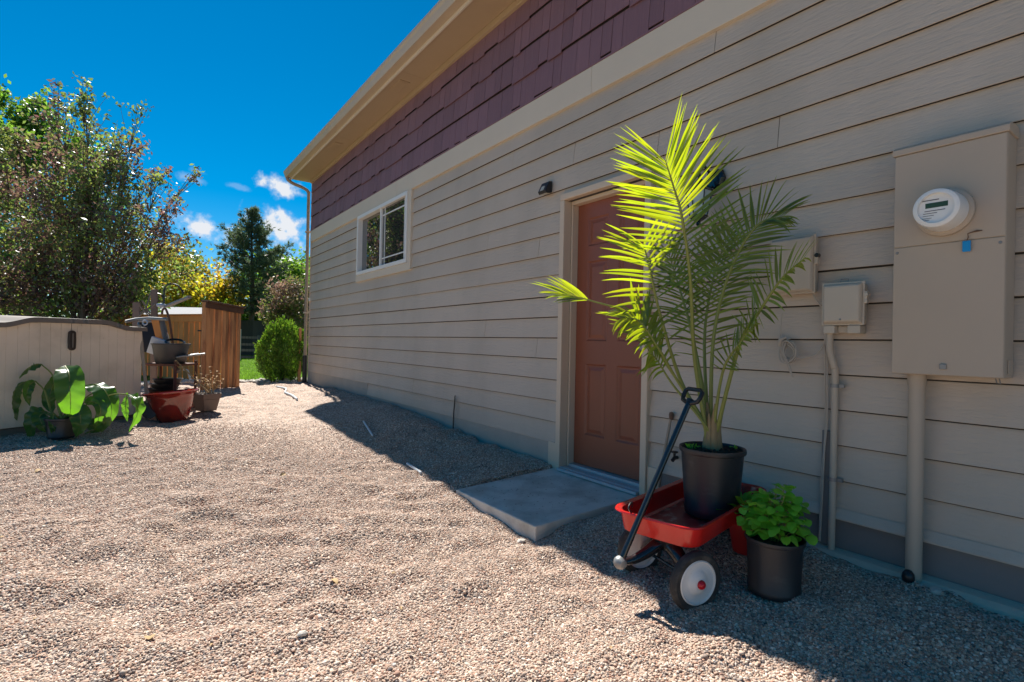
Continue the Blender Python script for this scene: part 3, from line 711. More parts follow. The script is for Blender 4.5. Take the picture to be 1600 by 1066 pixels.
ft = MB(); ft.box((2.725, 1.14, 1.178), (X-.002, 1.19, 1.216)); ft.box((2.725, 1.03, 1.178), (X-.002, 1.085, 1.216)); ft.box((2.76, 1.086, 1.182), (X-.002, 1.139, 1.216)); ft.build('foot', m_boxlight, b2, bevel=.004)
MB().tube([(2.74, 1.09, 1.423), (2.74, 1.088, 1.436), (2.74, 1.12, 1.437), (2.74, 1.122, 1.423)], .003, 6).build('hanger', m_steel, b2)
tc_ = thing('thin_conduit', 'thin grey conduit from the smaller utility box down the clapboards', 'conduit', (2.772, 1.165, .1))
MB().tube(catmull([(2.757, 1.172, 1.20), (2.757, 1.172, 1.10), (2.764, 1.155, 1.02), (2.772, 1.152, .92), (2.772, 1.155, .12)], 24), .0155, 14).build('pipe', m_boxgrey, tc_, smooth=True)
for zz in (.925, .47):
    q = MB(); q.tube([(2.772, 1.154, zz-.009), (2.772, 1.154, zz+.009)], .0185, 14); q.box((2.772, 1.112, zz-.009), (2.785, 1.15, zz+.009)); q.build('strap', m_steel, tc_)
cv = thing('cable_cover_strip', 'narrow vertical board strip beside the thin conduit at the wall foot', 'trim strip', (X, 1.20, .12))
MB().box((X-.010, 1.171, .138), (X+.006, 1.213, .70)).build('strip', m_foundp, cv, bevel=.002)
# cables
cb = MB()
cb.tube(catmull([(2.762, 1.262, 1.386), (2.766, 1.24, 1.34), (2.772, 1.205, 1.29), (2.776, 1.20, 1.22), (2.78, 1.205, 1.15), (2.778, 1.20, .95), (2.78, 1.195, .7), (2.778, 1.208, .45), (2.777, 1.212, .15)], 50), .0045, 6)
cb.tube(catmull([(2.772, 1.198, 1.18), (2.778, 1.192, 1.05), (2.772, 1.188, .93), (2.776, 1.186, .75), (2.774, 1.195, .6), (2.772, 1.2, .4), (2.777, 1.21, .15)], 40), .004, 6)
c1 = cb.build('cable', m_cable, smooth=True, origin=(2.77, 1.2, .15)); c1.location = (2.77, 1.2, .15); tag(c1, 'pair of thin grey cables running down beside the thin conduit', 'cable')
cl = MB(); cc = np.array([2.76, 1.372, 1.085])
lp_ = []
for i in range(150):
    t = i/150*2*math.pi*5.3; r = .036+.0055*(i/28)+.006*math.sin(2.3*t)
    lp_.append(cc+np.array([-.014*math.sin(.7*t)-.008*(i/75-1), r*.68*math.cos(t), r*1.0*math.sin(t)]))
cl.tube(lp_, .0040, 6)
cl.tube(catmull([cc+(-.01, .01, .05), cc+(-.022, .015, .0), cc+(-.018, -.012, -.07), cc+(-.012, -.028, -.13)], 16), .0038, 6)
cl.tube(catmull([cc+(-.008, .022, .05), cc+(-.02, .024, .0), cc+(-.016, -.004, -.07), cc+(-.012, -.020, -.115)], 16), .0038, 6)
cl.tube(catmull([cc+(0, .03, .06), cc+(.006, .045, .0), cc+(.008, .05, .08), cc+(.012, .045, .2)], 16), .0035, 6)
cl.tube(catmull([cc+(-.01, -.035, -.02), cc+(0, -.07, -.03), cc+(.008, -.13, -.01), cc+(.01, -.165, .04)], 20), .004, 6)
c2 = cl.build('coiled_cable', m_cable, smooth=True, origin=cc); c2.location = cc; tag(c2, 'coiled bundle of pale grey cable hanging on the clapboards beside the palm', 'cable coil')
wr = MB(); wr.tube(catmull([cc+(-.012, .012, .075), cc+(-.03, .03, .06), cc+(-.018, .04, .03)], 10), .009, 8); wr.build('wrap', m_cable, c2, smooth=True, origin=cc)
# small solar wall light left of the door
L0 = (X, 3.40, 2.39)
wlg = thing('wall_light', 'small black wedge-shaped light on the wall, up left of the door', 'wall light', L0)
w_ = MB(); w_.prism([(X-.002, 3.352, 2.355), (X-.062, 3.352, 2.345), (X-.075, 3.352, 2.365), (X-.035, 3.352, 2.445), (X-.002, 3.352, 2.452)], (0, .10, 0)); w_.build('housing', m_black, wlg, bevel=.004)
w_ = MB(); w_.hexa([(X-.058, 3.365, 2.3437), (X-.058, 3.44, 2.3437), (X-.02, 3.44, 2.35), (X-.02, 3.365, 2.35)], [(X-.058, 3.365, 2.347), (X-.058, 3.44, 2.347), (X-.02, 3.44, 2.354), (X-.02, 3.365, 2.354)]); w_.build('lens', m_lens, wlg)
w_ = MB(); w_.hexa([(X-.0745, 3.38, 2.369), (X-.0745, 3.42, 2.369), (X-.056, 3.42, 2.406), (X-.056, 3.38, 2.406)], [(X-.077, 3.38, 2.370), (X-.077, 3.42, 2.370), (X-.059, 3.42, 2.408), (X-.059, 3.38, 2.408)]); w_.build('sensor', m_lens, wlg)
# coach lantern behind the palm
LC = np.array([2.665, 1.86, 1.98])
ln = thing('coach_lantern', 'black coach lantern on the wall, half hidden behind the bright palm frond', 'lantern', (X, 1.86, 1.8))
q = MB(); q.lathe([(0, .026), (.05, .024), (.066, .016), (.07, .004), (.07, 0), (0, 0)], 8, m=Matrix.Translation((X-.004, 1.835, 2.095)) @ Matrix.Rotation(-math.pi/2, 4, 'Y')); q.build('back_plate', m_blackgloss, ln)
q = MB(); q.tube(catmull([(X-.02, 1.84, 2.09), (X-.07, 1.85, 2.15), (X-.12, 1.858, 2.165), (2.665, 1.86, 2.13), (2.665, 1.86, 2.075)], 20), .008, 8); q.tube(catmull([(X-.02, 1.84, 2.06), (X-.06, 1.848, 2.03), (X-.09, 1.853, 2.06), (X-.07, 1.85, 2.09)], 14), .006, 8); q.build('arm', m_blackgloss, ln, smooth=True)
q = MB(); q.lathe([(.0, .135), (.008, .132), (.012, .12), (.006, .11), (.02, .095), (.05, .06), (.085, .035), (.088, .028), (.0, .028)], 6, c=LC); q.build('cap', m_blackgloss, ln)
q = MB(); q.lathe([(.070, .026), (.045, -.115), (0, -.115)], 6, c=LC); q.build('glass', m_lampglass, ln)
q = MB()
for i in range(6):
    t = i*math.pi/3; q.tube([LC+(.073*math.cos(t), .073*math.sin(t), .027), LC+(.047*math.cos(t), .047*math.sin(t), -.117)], .0045, 6)
q.lathe([(.052, -.113), (.052, -.123), (.03, -.14), (.012, -.15), (.014, -.165), (0, -.178)], 6, c=LC); q.build('cage', m_blackgloss, ln)
# garden tool behind the wagon
st = thing('garden_tool', 'old wooden-handled tool with a knob leaning on the wall behind the wagon', 'garden tool', (2.74, 2.17, .12))
MB().tube([(2.735, 2.18, .13), (2.775, 2.11, .645)], [.010, .009], 10).build('handle', m_handlewood, st, smooth=True)
MB().lathe([(0, .03), (.012, .026), (.016, .012), (.014, -.01), (.009, -.02)], 12, c=(2.776, 2.107, .655)).build('knob', m_rust, st, smooth=True)
# hose bib and fittings
hb = thing('hose_bib', 'dark hose tap fitting low on the wall behind the wagon', 'tap', (X, 2.12, .24))
MB().tube([(X-.002, 2.07, .40), (X-.03, 2.07, .40), (X-.05, 2.07, .385)], .012, 10).build('spout', m_black, hb, smooth=True)
MB().lathe([(0, .012), (.022, .012), (.022, .004), (.008, .0), (.008, -.02)], 12, c=(X-.03, 2.07, .43)).build('handle', m_black, hb, smooth=True)
# stray wire and pipe stubs
q = MB(); o = np.array([2.775, 4.872, .185]); q.tube(catmull([o+(-.01, 0, -.03), o+(-.006, .004, .15), o+(.0, .002, .25), o+(-.002, -.012, .345)], 14), .007, 6); s1 = q.build('ground_wire', m_black, origin=o, smooth=True); s1.location = o; tag(s1, 'short black wire sticking up from the gravel against the wall', 'wire')
q = MB(); q.tube(catmull([o+(-.002, -.012, .345), o+(-.004, -.03, .30), o+(-.004, -.04, .12)], 10), .003, 6); q.build('end', m_cable, s1, origin=o)
def pipe(a, b, lab, r=.012, mid=None, name='pipe_stub', cat='pipe', mat=None):
    a = np.array(a); b = np.array(b); q = MB(); q.tube(catmull([a, b], 4) if mid is None else catmull([a, *mid, b], 24), r, 10); ob = q.build(name, mat or m_pipe, origin=a, smooth=True); ob.location = a; return tag(ob, lab, cat)
def gz(p, up=.012): return (p[0], p[1], float(hg(p[0], p[1]))+up)
pipe(gz((2.168, 5.907)), gz((2.029, 5.263)), 'white pipe stub on the shaded gravel along the wall', .011)
pipe(gz((1.90, 4.12)), gz((1.845, 3.74)), 'white pipe stub at the shadow edge in front of the slab', .011)
pipe(gz((2.12, 10.2), .02), gz((2.0, 8.25), .02), 'wavy pale drain hose lying on the gravel near the far corner', .016, [gz((2.14, 9.6), .02), gz((2.02, 9.1), .025), gz((2.03, 8.7), .02)], 'drain_hose', 'hose')
q = MB(); o = np.array([2.76, 10.82, 2.06]); q.box(o-(.02, .0, .03), o+(.02, .03, .03)); ob = q.build('outlet_cover', m_white, origin=o, bevel=.003); ob.location = (X-.0, 10.71, 1.87)
tag(ob, 'tiny white outlet cover at the far corner of the wall', 'outlet')

# ------------------------------------------------------------------ red wagon
WA = math.radians(11.5)       # +x of the wagon runs to its rear
wg = thing('toy_wagon', 'red metal pull wagon with black handle carrying the potted palm', 'wagon', (1.815, 1.478, 0), WA, local=True)
def tub():
    # rounded rectangle loops, outer and inner
    def loop(x0, x1, hw, r, z, n=6):
        P = []
        for cx, cy, a0 in ((x1-r, hw-r, 0), (x0+r, hw-r, 90), (x0+r, -hw+r, 180), (x1-r, -hw+r, 270)):
            for i in range(n+1):
                a = math.radians(a0+90*i/n); P.append((cx+r*math.cos(a), cy+r*math.sin(a), z))
        return P
    LN = .93
    rings = [loop(.055, LN-.04, .168, .06, .254), loop(.042, LN-.028, .180, .07, .260), loop(.025, LN-.012, .192, .075, .340), loop(.012, LN-.002, .204, .08, .344), loop(.002, LN+.004, .212, .084, .350),
             loop(.004, LN+.002, .210, .084, .356), loop(.014, LN-.006, .200, .08, .357), loop(.030, LN-.018, .187, .075, .349), loop(.046, LN-.032, .174, .065, .267), loop(.062, LN-.046, .160, .055, .261)]
    mb = MB(); k = len(rings[0])
    for r_ in rings: mb.v += r_
    for i in range(len(rings)-1):
        for j_ in range(k): mb.f.append((i*k+j_, i*k+(j_+1) % k, (i+1)*k+(j_+1) % k, (i+1)*k+j_))
    mb.f.append(tuple(range(k))[::-1])
    fl = MB(); fl.v = [(p[0], p[1], .2605) for p in rings[-1]]; fl.f = [tuple(range(k))]
    return mb, fl
tb_, fl_ = tub()
tub_o = tb_.build('tub', m_red, wg, smooth=True)
fl_.build('floor', m_redfloor, tub_o)
def wheel(parent, c, ax, r=.125, wd=.042):
    c = Vector(c); ax = Vector(ax).normalized(); m = Matrix.Translation(c) @ ax.to_track_quat('Z', 'Y').to_matrix().to_4x4()
    ty = MB().lathe([(r*.74, -wd/2+.002), (r*.90, -wd/2), (r*.975, -wd/2+.008), (r*.99, -.010), (r*.985, -.008), (r, -.006), (r, .006), (r*.985, .008), (r*.99, .010), (r*.975, wd/2-.008), (r*.90, wd/2), (r*.74, wd/2-.002), (r*.74, -wd/2+.002)], 48, m=m).build('tyre', m_tyre, parent, smooth=True)
    rim = MB().lathe([(0, -wd/2+.004), (r*.30, -wd/2+.004), (r*.68, -wd/2+.014), (r*.738, -wd/2+.003), (r*.738, wd/2-.003), (r*.70, wd/2+.001), (r*.66, wd/2-.006), (r*.44, wd/2-.006), (r*.38, wd/2-.001), (r*.26, wd/2+.010), (r*.16, wd/2+.012), (0, wd/2+.012)], 40, m=m).build('rim', m_wheelwhite, parent, smooth=True)
    MB().lathe([(r*.15, wd/2+.0125), (r*.15, wd/2+.018), (r*.11, wd/2+.026), (r*.04, wd/2+.030), (0, wd/2+.0305)], 20, m=m).build('hub_cap', m_redhub, rim, smooth=True)
    return ty
# wagon-local helpers
ca, sa = math.cos(-WA), math.sin(-WA)
def wl_(p): x_, y_ = p[0]-1.815, p[1]-1.478; return Vector((ca*x_-sa*y_, sa*x_+ca*y_, p[2]))
axf = Vector((.24, .97, 0)).normalized(); axl = Vector((ca*axf.x-sa*axf.y, sa*axf.x+ca*axf.y, 0))
FC = wl_((1.958, 1.500, .126))
for s_, nm in ((-1, 'front'), (1, 'front')):
    w0 = bpy.data.objects.new('wheel', None); C.objects.link(w0); w0.parent = wg; w0['_o'] = [0, 0, 0]
    wheel(w0, FC+axl*s_*.190, axl*s_)
for s_ in (-1, 1):
    w0 = bpy.data.objects.new('wheel', None); C.objects.link(w0); w0.parent = wg; w0['_o'] = [0, 0, 0]
    wheel(w0, Vector((.74, s_*.185, .128+.02)), Vector((0, s_, 0)))
uc = MB()
B_ = -axl.cross(Vector((0, 0, 1)))     # pointing forward
if B_.x > 0: B_ = -B_
# arched axle yoke
yk = catmull([FC+axl*-.168, FC+axl*-.13+Vector((0, 0, .03)), FC+axl*-.06+Vector((0, 0, .078)), FC+Vector((0, 0, .09)), FC+axl*.06+Vector((0, 0, .078)), FC+axl*.13+Vector((0, 0, .03)), FC+axl*.168], 26)
uc.tube(yk, [.015+.022*math.sin(math.pi*i/25) for i in range(26)], 10)
uc.tube([FC+axl*-.20, FC+axl*.20], .008, 8)
uc.build('front_axle_yoke', m_blackgloss, wg, smooth=True)
tgp = catmull([FC+Vector((0, 0, .096)), FC+B_*.05+Vector((0, 0, .088)), FC+B_*.11+Vector((0, 0, .060)), FC+B_*.17+Vector((0, 0, .040)), FC+B_*.225+Vector((0, 0, .034))], 24)
MB().tube(tgp, list(np.linspace(.034, .015, 24)), 14).build('tongue', m_blackgloss, wg, smooth=True)
MB().lathe([(.0, .252), (.06, .252), (.066, .24), (.052, .225), (.04, .2), (0, .2)], 20, c=(FC.x, FC.y, 0)).build('turntable', m_blackgloss, wg, smooth=True)
ru = MB()
for s_ in (-1, 1): ru.bar((.74, s_*.10, .148), (.74, s_*.11, .271), .10, .006, (0, 1, 0)); 
ru.tube([(.74, -.19, .148), (.74, .19, .148)], .008, 8); ru.build('rear_bracket', m_black, wg)
BALL = wl_((1.712, 1.548, .168)); GRIP = wl_((2.055, 1.452, .872)); tip = GRIP
hd = MB(); hd.tube([BALL, BALL+(GRIP-BALL)*.96], [.0142, .013], 12); hdo = hd.build('handle', m_blackgloss, wg, smooth=True)
dh = (GRIP-BALL).normalized(); sd = (axl-dh*axl.dot(dh)).normalized()
q = MB(); g0 = GRIP-dh*.03
q.tube([g0, g0+dh*.02-sd*.0], .016, 10)
q.tube([g0+sd*-.012, g0+sd*-.048+dh*.012, g0+sd*-.055+dh*.03, g0+sd*-.055+dh*.058, g0+sd*-.04+dh*.068, g0+sd*.04+dh*.068, g0+sd*.055+dh*.058, g0+sd*.055+dh*.03, g0+sd*.048+dh*.012, g0+sd*.012], .010, 8)
q.build('grip', m_black, hdo, smooth=True)
MB().lathe([(0, -.03), (.016, -.027), (.026, -.013), (.029, 0), (.026, .013), (.016, .027), (0, .03)], 20, m=Matrix.Translation(BALL) @ axl.to_track_quat('Z', 'Y').to_matrix().to_4x4()).build('pivot_ball', m_steel, hdo, smooth=True)
hk = MB(); hk.tube(catmull([(.016, .10, .357), (.0, .104, .379), (.03, .11, .394), (.06, .12, .384), (.075, .13, .362)], 14), .004, 6); hk.build('hook', m_black, wg, smooth=True)

# ------------------------------------------------------------------ pots and plants
def pot(parent, c, r0, r1, h, mat, lip=.012, lipz=.022, soil=.02, ridge=True, n=40):
    prof = [(0, .004), (r0*.86, .0), (r0*.97, .004), (r0, .012)]
    if ridge: prof += [(r0+(r1-r0)*.12, h*.12), (r0+(r1-r0)*.14-.003, h*.14)]
    prof += [(r1-.004, h-lipz-.004), (r1+lip*.7, h-lipz), (r1+lip, h-lipz*.5), (r1+lip*.8, h), (r1+lip*.1, h+.001), (r1-.006, h-.006), (r1-.012, h-soil-.03), (0, h-soil-.03)]
    p = MB().lathe(prof, n, c=c).build('pot', mat, parent, smooth=True)
    s_ = MB(); nn = 28; rr = r1-.011
    ring = [(0, h-soil+.006)]
    for k_ in range(1, 7): ring.append((rr*k_/6, h-soil+.012*random.uniform(-.5, .8)-(.006 if k_ == 6 else 0)))
    s_.lathe(ring[::-1], nn, c=c)
    s_.v = [(a, b, z+random.uniform(-.004, .006)) for a, b, z in s_.v]
    s_.build('soil', m_soil, parent, smooth=False, fix=True)
    return p
def chips(parent, c, r, n, z):
    q = MB()
    for i in range(n):
        a = random.uniform(0, 6.28); rr = r*math.sqrt(random.random()); s_ = random.uniform(.004, .011); p = Vector((c[0]+rr*math.cos(a), c[1]+rr*math.sin(a), z+random.uniform(0, .008)))
        m = Matrix.Translation(p) @ Matrix.Rotation(random.uniform(0, 6), 4, random.choice('XYZ')) @ Matrix.Rotation(random.uniform(0, 6), 4, 'Z')
        q.box((-s_, -s_*.5, -s_*.3), (s_, s_*.5, s_*.3), m)
    o_ = q.build('bark_chips', m_soil, parent, fix=False); o_['kind'] = 'stuff'

PC = (2.365, 1.545, .264)
palm = thing('potted_palm', 'tall potted palm with sunlit yellow-green fronds standing in the red wagon', 'palm', PC)
pot(palm, PC, .128, .152, .335, m_blackplastic, lip=.008, soil=.010)
chips(palm, PC, .135, 140, PC[2]+.326)
def leaflet(mb, p0, d, nv, L, w, droop, segs=5, fold=.35, twist=0., curl=0.):
    d = nrm(d); nv = nrm(nv-d*np.dot(nv, d)); wv = np.cross(d, nv)
    if twist: wv = nrm(wv*math.cos(twist)+nv*math.sin(twist)); nv = np.cross(wv, d)
    o_ = len(mb.v); p = np.array(p0, float); step = L/segs; dd = d.copy()
    prof = [.35, .9, 1., .85, .55, .04] if segs == 5 else list(np.interp(np.linspace(0, 1, segs+1), [0, .2, .45, .7, .88, 1], [.35, .9, 1, .85, .5, .04]))
    for i in range(segs+1):
        hw = w*.5*prof[i]
        up = nrm(nv-dd*np.dot(nv, dd)); wv2 = nrm(np.cross(dd, up))
        mb.v += [tuple(p-wv2*hw+up*hw*fold), tuple(p), tuple(p+wv2*hw+up*hw*fold)]
        if i < segs:
            dd = nrm(dd+np.array([0, 0, -1])*droop*(i+1)/segs); p = p+dd*step
    for i in range(segs):
        a = o_+i*3; mb.f += [(a, a+1, a+4, a+3), (a+1, a+2, a+5, a+4)]
def frond(parent, P, t0, L, n, droop=.10, w=.017, spread=(62, 20), r0=.011, hint=None, sides=(1, 1), t1=1.0, skip=None, lift=.15, stemstart=0.0, name='frond', tipboost=.6):
    path = catmull(P, 60); path = [np.array(p) for p in path]
    st_ = MB().tube(path, [r0*(1-i/60)**.8+.0016+.009*max(0, 1-i/9) for i in range(60)], 8).build(name, m_palmstem, parent, smooth=True)
    lf = MB(); lfa = MB() if skip else lf
    for i in range(n):
        for si, s_ in ((0, -1), (1, 1)):
            t = t0+(t1-t0)*(i+.5*si+rng.uniform(-.15, .15))/n
            t = min(max(t, t0), .999)
            if skip and skip[0] < t < skip[1]: continue
            if rng.random() > sides[si]: continue
            f_ = t*59; k_ = int(f_); p = path[k_]*(1-f_+k_)+path[min(k_+1, 59)]*(f_-k_); T = nrm(path[min(k_+1, 59)]-path[max(k_-1, 0)])
            nv = hint if hint is not None else nrm(nrm(CAM-p)*.8+np.array([0, 0, .7]))
            nv = nrm(np.array(nv)-T*np.dot(nv, T)); sv = np.cross(T, nv)*s_
            u = (t-t0)/(t1-t0); ang = math.radians(spread[0]+(spread[1]-spread[0])*u**1.2+rng.normal(0, 3.5))
            d_ = T*math.cos(ang)+sv*math.sin(ang)+nv*(lift+rng.normal(0, .05))
            LL = L*np.interp(u, [0, .15, .45, .8, 1], [.62, .9, 1, .8, tipboost])*rng.uniform(.88, 1.08)
            leaflet(lf if not skip or t > skip[1] else lfa, p, d_, nv, LL, 1.22*w*np.interp(u, [0, .3, .8, 1], [.8, 1, .9, .6])*rng.uniform(.85, 1.1), droop*rng.uniform(.4, 1.1), twist=rng.normal(0, .25), segs=5)
    lf.build('leaflets', m_palm, st_, fix=False, smooth=True)
    if skip: lfa.build('leaflets', m_palm, st_, fix=False, smooth=True)
    return st_
def zp(zx, zy, Xp): return atX(820+.525*zx, 160+.525*zy, Xp)
base = np.array([PC[0], PC[1], .60])
def fr_(pts, *a, **k):
    P = [zp(*q_) for q_ in pts]; j_ = np.array([rng.normal(0, .012), rng.normal(0, .012), 0])
    dv = nrm((P[1]-base)*[1, 1, 0]); P = [base+dv*.018+np.array([0, 0, -.01]), base+dv*.026+j_*.6+np.array([0, 0, .09])]+P[1:]
    return frond(palm, P, *a, **k)
fr_([(512, 960, 2.34), (505, 760, 2.27), (492, 520, 2.13), (467, 340, 2.0), (442, 250, 1.93), (418, 172, 1.87)], .48, .345, 36, droop=.04, w=.0125, spread=(72, 32), lift=.06, tipboost=.8)
fr_([(505, 960, 2.33), (465, 830, 2.25), (405, 640, 2.08), (368, 480, 1.97), (352, 420, 1.94)], .52, .29, 22, droop=.10, w=.012, spread=(78, 36), sides=(1, .7))
fr_([(500, 950, 2.33), (415, 770, 2.22), (325, 640, 2.02), (195, 590, 1.84), (110, 570, 1.77)], .46, .23, 32, droop=.08, w=.014, spread=(46, 16), skip=(.60, .80), r0=.008, tipboost=.95, hint=(.15, .55, .8))
fr_([(545, 900, 2.37), (562, 700, 2.38), (612, 500, 2.40), (690, 368, 2.42), (775, 338, 2.41)], .48, .25, 34, droop=.12, w=.0115, spread=(70, 26), tipboost=.42)
fr_([(575, 900, 2.36), (640, 720, 2.30), (700, 620, 2.24), (765, 525, 2.18), (835, 462, 2.12)], .46, .17, 20, droop=.18, w=.0125, spread=(74, 28))
fr_([(558, 930, 2.36), (590, 800, 2.30), (642, 715, 2.24), (690, 652, 2.18)], .50, .13, 17, droop=.08, w=.0115, spread=(66, 26), r0=.009)
fr_([(530, 900, 2.40), (535, 700, 2.50), (562, 520, 2.60), (612, 375, 2.66)], .44, .27, 32, droop=.10, w=.0115, spread=(70, 28))
fr_([(505, 930, 2.33), (455, 830, 2.2), (400, 735, 2.06), (345, 655, 1.96), (300, 640, 1.9)], .62, .17, 13, droop=.45, w=.015, spread=(66, 30), r0=.008)
fr_([(520, 920, 2.36), (500, 700, 2.40), (462, 560, 2.46), (425, 440, 2.46)], .52, .22, 20, droop=.10, w=.0115, spread=(66, 28))
fr_([(500, 940, 2.31), (440, 840, 2.2), (395, 770, 2.12), (370, 745, 2.06)], .62, .17, 9, droop=.55, w=.014, spread=(60, 30), r0=.007)
# sheathed trunk base
tk = MB()
for i, a in enumerate(np.linspace(0, 6.28, 9)[:-1]):
    ln_ = .12+.05*(i % 3); le = .012+.012*(i % 2)
    tk.tube([(PC[0]+.030*math.cos(a), PC[1]+.030*math.sin(a), .56), (PC[0]+.027*math.cos(a), PC[1]+.027*math.sin(a), .62), (PC[0]+.025*math.cos(a), PC[1]+.025*math.sin(a), .60+ln_*.6), (PC[0]+(.022+le)*math.cos(a), PC[1]+(.022+le)*math.sin(a), .60+ln_)], [.022, .020, .015, .004], 8)
tk.tube([(PC[0], PC[1], .55), (PC[0], PC[1], .66)], [.044, .02], 12)
tk.build('trunk', m_sheath, palm, smooth=True)
sp = MB()
for dx, dy in ((.09, -.07), (-.09, .07), (-.075, .05), (-.1, .06)):
    for i in range(4): leaflet(sp, np.array([PC[0]+dx, PC[1]+dy, .578]), [rng.normal(0, .4), rng.normal(0, .4), 1], [1, .2, .1], .045, .014, .3)
sp.build('seedling', m_basil, palm, fix=False)

# small-leaved green herb plant in a black pot
BC = (2.235, 1.155, float(hg(2.235, 1.155))+.002)
herb = thing('potted_herb', 'bright green bushy herb in a black nursery pot beside the wagon', 'potted plant', BC)
pot(herb, BC, .104, .113, .238, m_blackplastic, lip=.006, lipz=.016)
chips(herb, BC, .095, 70, BC[2]+.214)
def round_leaf_mesh(name, L, w, mat, segs=6, cup=.25, droop=.5):
    mb = MB(); prof = np.interp(np.linspace(0, 1, segs+1), [0, .12, .35, .6, .85, 1], [.10, .72, 1, .98, .68, .05])
    p = np.zeros(3); a = .0
    for i in range(segs+1):
        hw = w/2*prof[i]; mb.v += [(p[0], -hw, p[2]+hw*cup), (p[0], 0, p[2]), (p[0], hw, p[2]+hw*cup)]
        a -= droop/segs; p = p+np.array([math.cos(a), 0, math.sin(a)])*L/segs
    for i in range(segs):
        q_ = i*3; mb.f += [(q_, q_+1, q_+4, q_+3), (q_+1, q_+2, q_+5, q_+4)]
    me = bpy.data.meshes.new(name); me.from_pydata(mb.v, [], mb.f); me.materials.append(mat)
    for p_ in me.polygons: p_.use_smooth = True
    return me
lm = [round_leaf_mesh('herb_leaf', .056, .054, m_basil, cup=.2), round_leaf_mesh('herb_leaf', .048, .047, m_basil, cup=.3, droop=.8), round_leaf_mesh('herb_leaf', .042, .038, m_basil, cup=.15, droop=.3)]
HC = Vector((BC[0]+.005, BC[1]+.01, BC[2]+.225))
stm = MB()
for i in range(46):
    th_ = 2.4*i; el = math.asin(min(1, .08+.92*math.sqrt((i+.5)/46))); el = math.pi/2-math.acos(min(1., 1-(i+.5)/46*.98))
    dr = Vector((math.cos(th_)*math.cos(el), math.sin(th_)*math.cos(el), math.sin(el)))
    tipp = HC+Vector((dr.x*.128, dr.y*.128, dr.z*.200+.03))*random.uniform(.82, 1.08)
    stm.tube([HC+Vector((dr.x*.03, dr.y*.03, -.01)), HC+Vector((dr.x*.06, dr.y*.06, dr.z*.1+.03)), tipp], .0022, 5)
    for k_ in range(6):
        b = tipp-(tipp-HC)*.16*(k_//2)*random.uniform(.6, 1.2)
        az = th_+random.uniform(-2.2, 2.2) if k_ > 1 else th_+(k_-.5)*2.2+random.uniform(-.4, .4)
        o_ = bpy.data.objects.new('leaf', random.choice(lm)); C.objects.link(o_); o_.parent = herb
        o_.location = b-Vector(BC); o_.rotation_euler = (random.uniform(-.4, .4), random.uniform(-.35, .45)-.5*dr.z+.25, az); s_ = random.uniform(.62, 1.0); o_.scale = (s_, s_, s_)
stm.build('stems', m_palmstem, herb, smooth=True)
# red pot behind it
RC = (2.44, 1.40, float(hg(2.44, 1.40))+.002)
rp = thing('red_pot_plant', 'small red pot with pointed green leaves, tucked behind the black herb pot', 'potted plant', RC)
pot(rp, RC, .062, .095, .20, m_redplastic, lip=.004, lipz=.012, ridge=False)
lm2 = [round_leaf_mesh('succulent_leaf', .085, .03, m_basil, cup=.4, droop=.5), round_leaf_mesh('succulent_leaf', .07, .026, m_basil, cup=.4, droop=.2)]
for i in range(44):
    a = 2.4*i; o_ = bpy.data.objects.new('leaf', random.choice(lm2)); C.objects.link(o_); o_.parent = rp
    rr = .02+.085*(i/44); o_.location = (rr*math.cos(a)-.02, rr*math.sin(a)+.01, .215-.03*i/44+random.uniform(0, .03)); o_.rotation_euler = (random.uniform(-.3, .3), -1.1+1.0*i/44, a)

# broad-leaved plant by the shed
def lz(zx, zy, d): return at(zx/4.846, 480+zy/4.846, d+.2)
LPC = at(95, 689, 5.12); LPC[2] = float(hg(LPC[0], LPC[1])); LPC = tuple(LPC)
lily = thing('broad_leaf_plant', 'drooping broad-leaved plant in a black pot before the beige shed', 'potted plant', LPC)
pot(lily, LPC, .105, .125, .20, m_blackplastic, lip=.006, lipz=.02)
def blade(parent, P, width, hint, petiole=None, wave=.0, fold=.25, n=44, prof=None, label=None):
    path = [np.array(p) for p in catmull(P, n)]; mb = MB(); cols = 11
    hw0 = width*.39; prof = prof if prof is not None else np.interp(np.linspace(0, 1, n), [0, .08, .3, .55, .82, 1], [.05, .55, 1, .97, .55, .02])
    ph = rng.uniform(0, 6)
    for i in range(n):
        T = nrm(path[min(i+1, n-1)]-path[max(i-1, 0)]); nv = np.array(hint(i/(n-1)) if callable(hint) else hint, float); nv = nrm(nv-T*np.dot(nv, T)); sv = np.cross(T, nv)
        for j_ in range(cols):
            u = (j_-(cols-1)/2)/((cols-1)/2); hw = hw0*prof[i]
            rip = math.sin(i*.7+ph)*wave*abs(u)**1.5*hw+(.0022*math.sin(2*math.pi*(i*.25-abs(u)*1.1))+.004*math.sin(i*.45+2*u))*min(1, prof[i]*1.5)
            mb.v.append(tuple(path[i]+sv*u*hw+nv*(abs(u)*hw*fold+rip)))
    for i in range(n-1):
        for j_ in range(cols-1): a = i*cols+j_; mb.f.append((a, a+1, a+cols+1, a+cols))
    bo = mb.build('leaf', m_lily, parent, smooth=True, fix=False)
    for p_ in bo.data.polygons: p_.use_smooth = True
    st_ = MB(); st_.tube(path[:-2], [.005*(1-i/n)+.001 for i in range(n-2)], 6)
    if petiole is not None: st_.tube(catmull(petiole+[P[0]], 18), np.linspace(.009, .006, 18), 8)
    st_.build('stalk', m_palmstem, bo, smooth=True)
    return bo
tocam = lambda p: nrm(CAM-np.array(p))
LB = np.array([LPC[0], LPC[1], LPC[2]+.18])
D0 = 5.02
fc_ = nrm(CAM-LB)
rt_ = RT
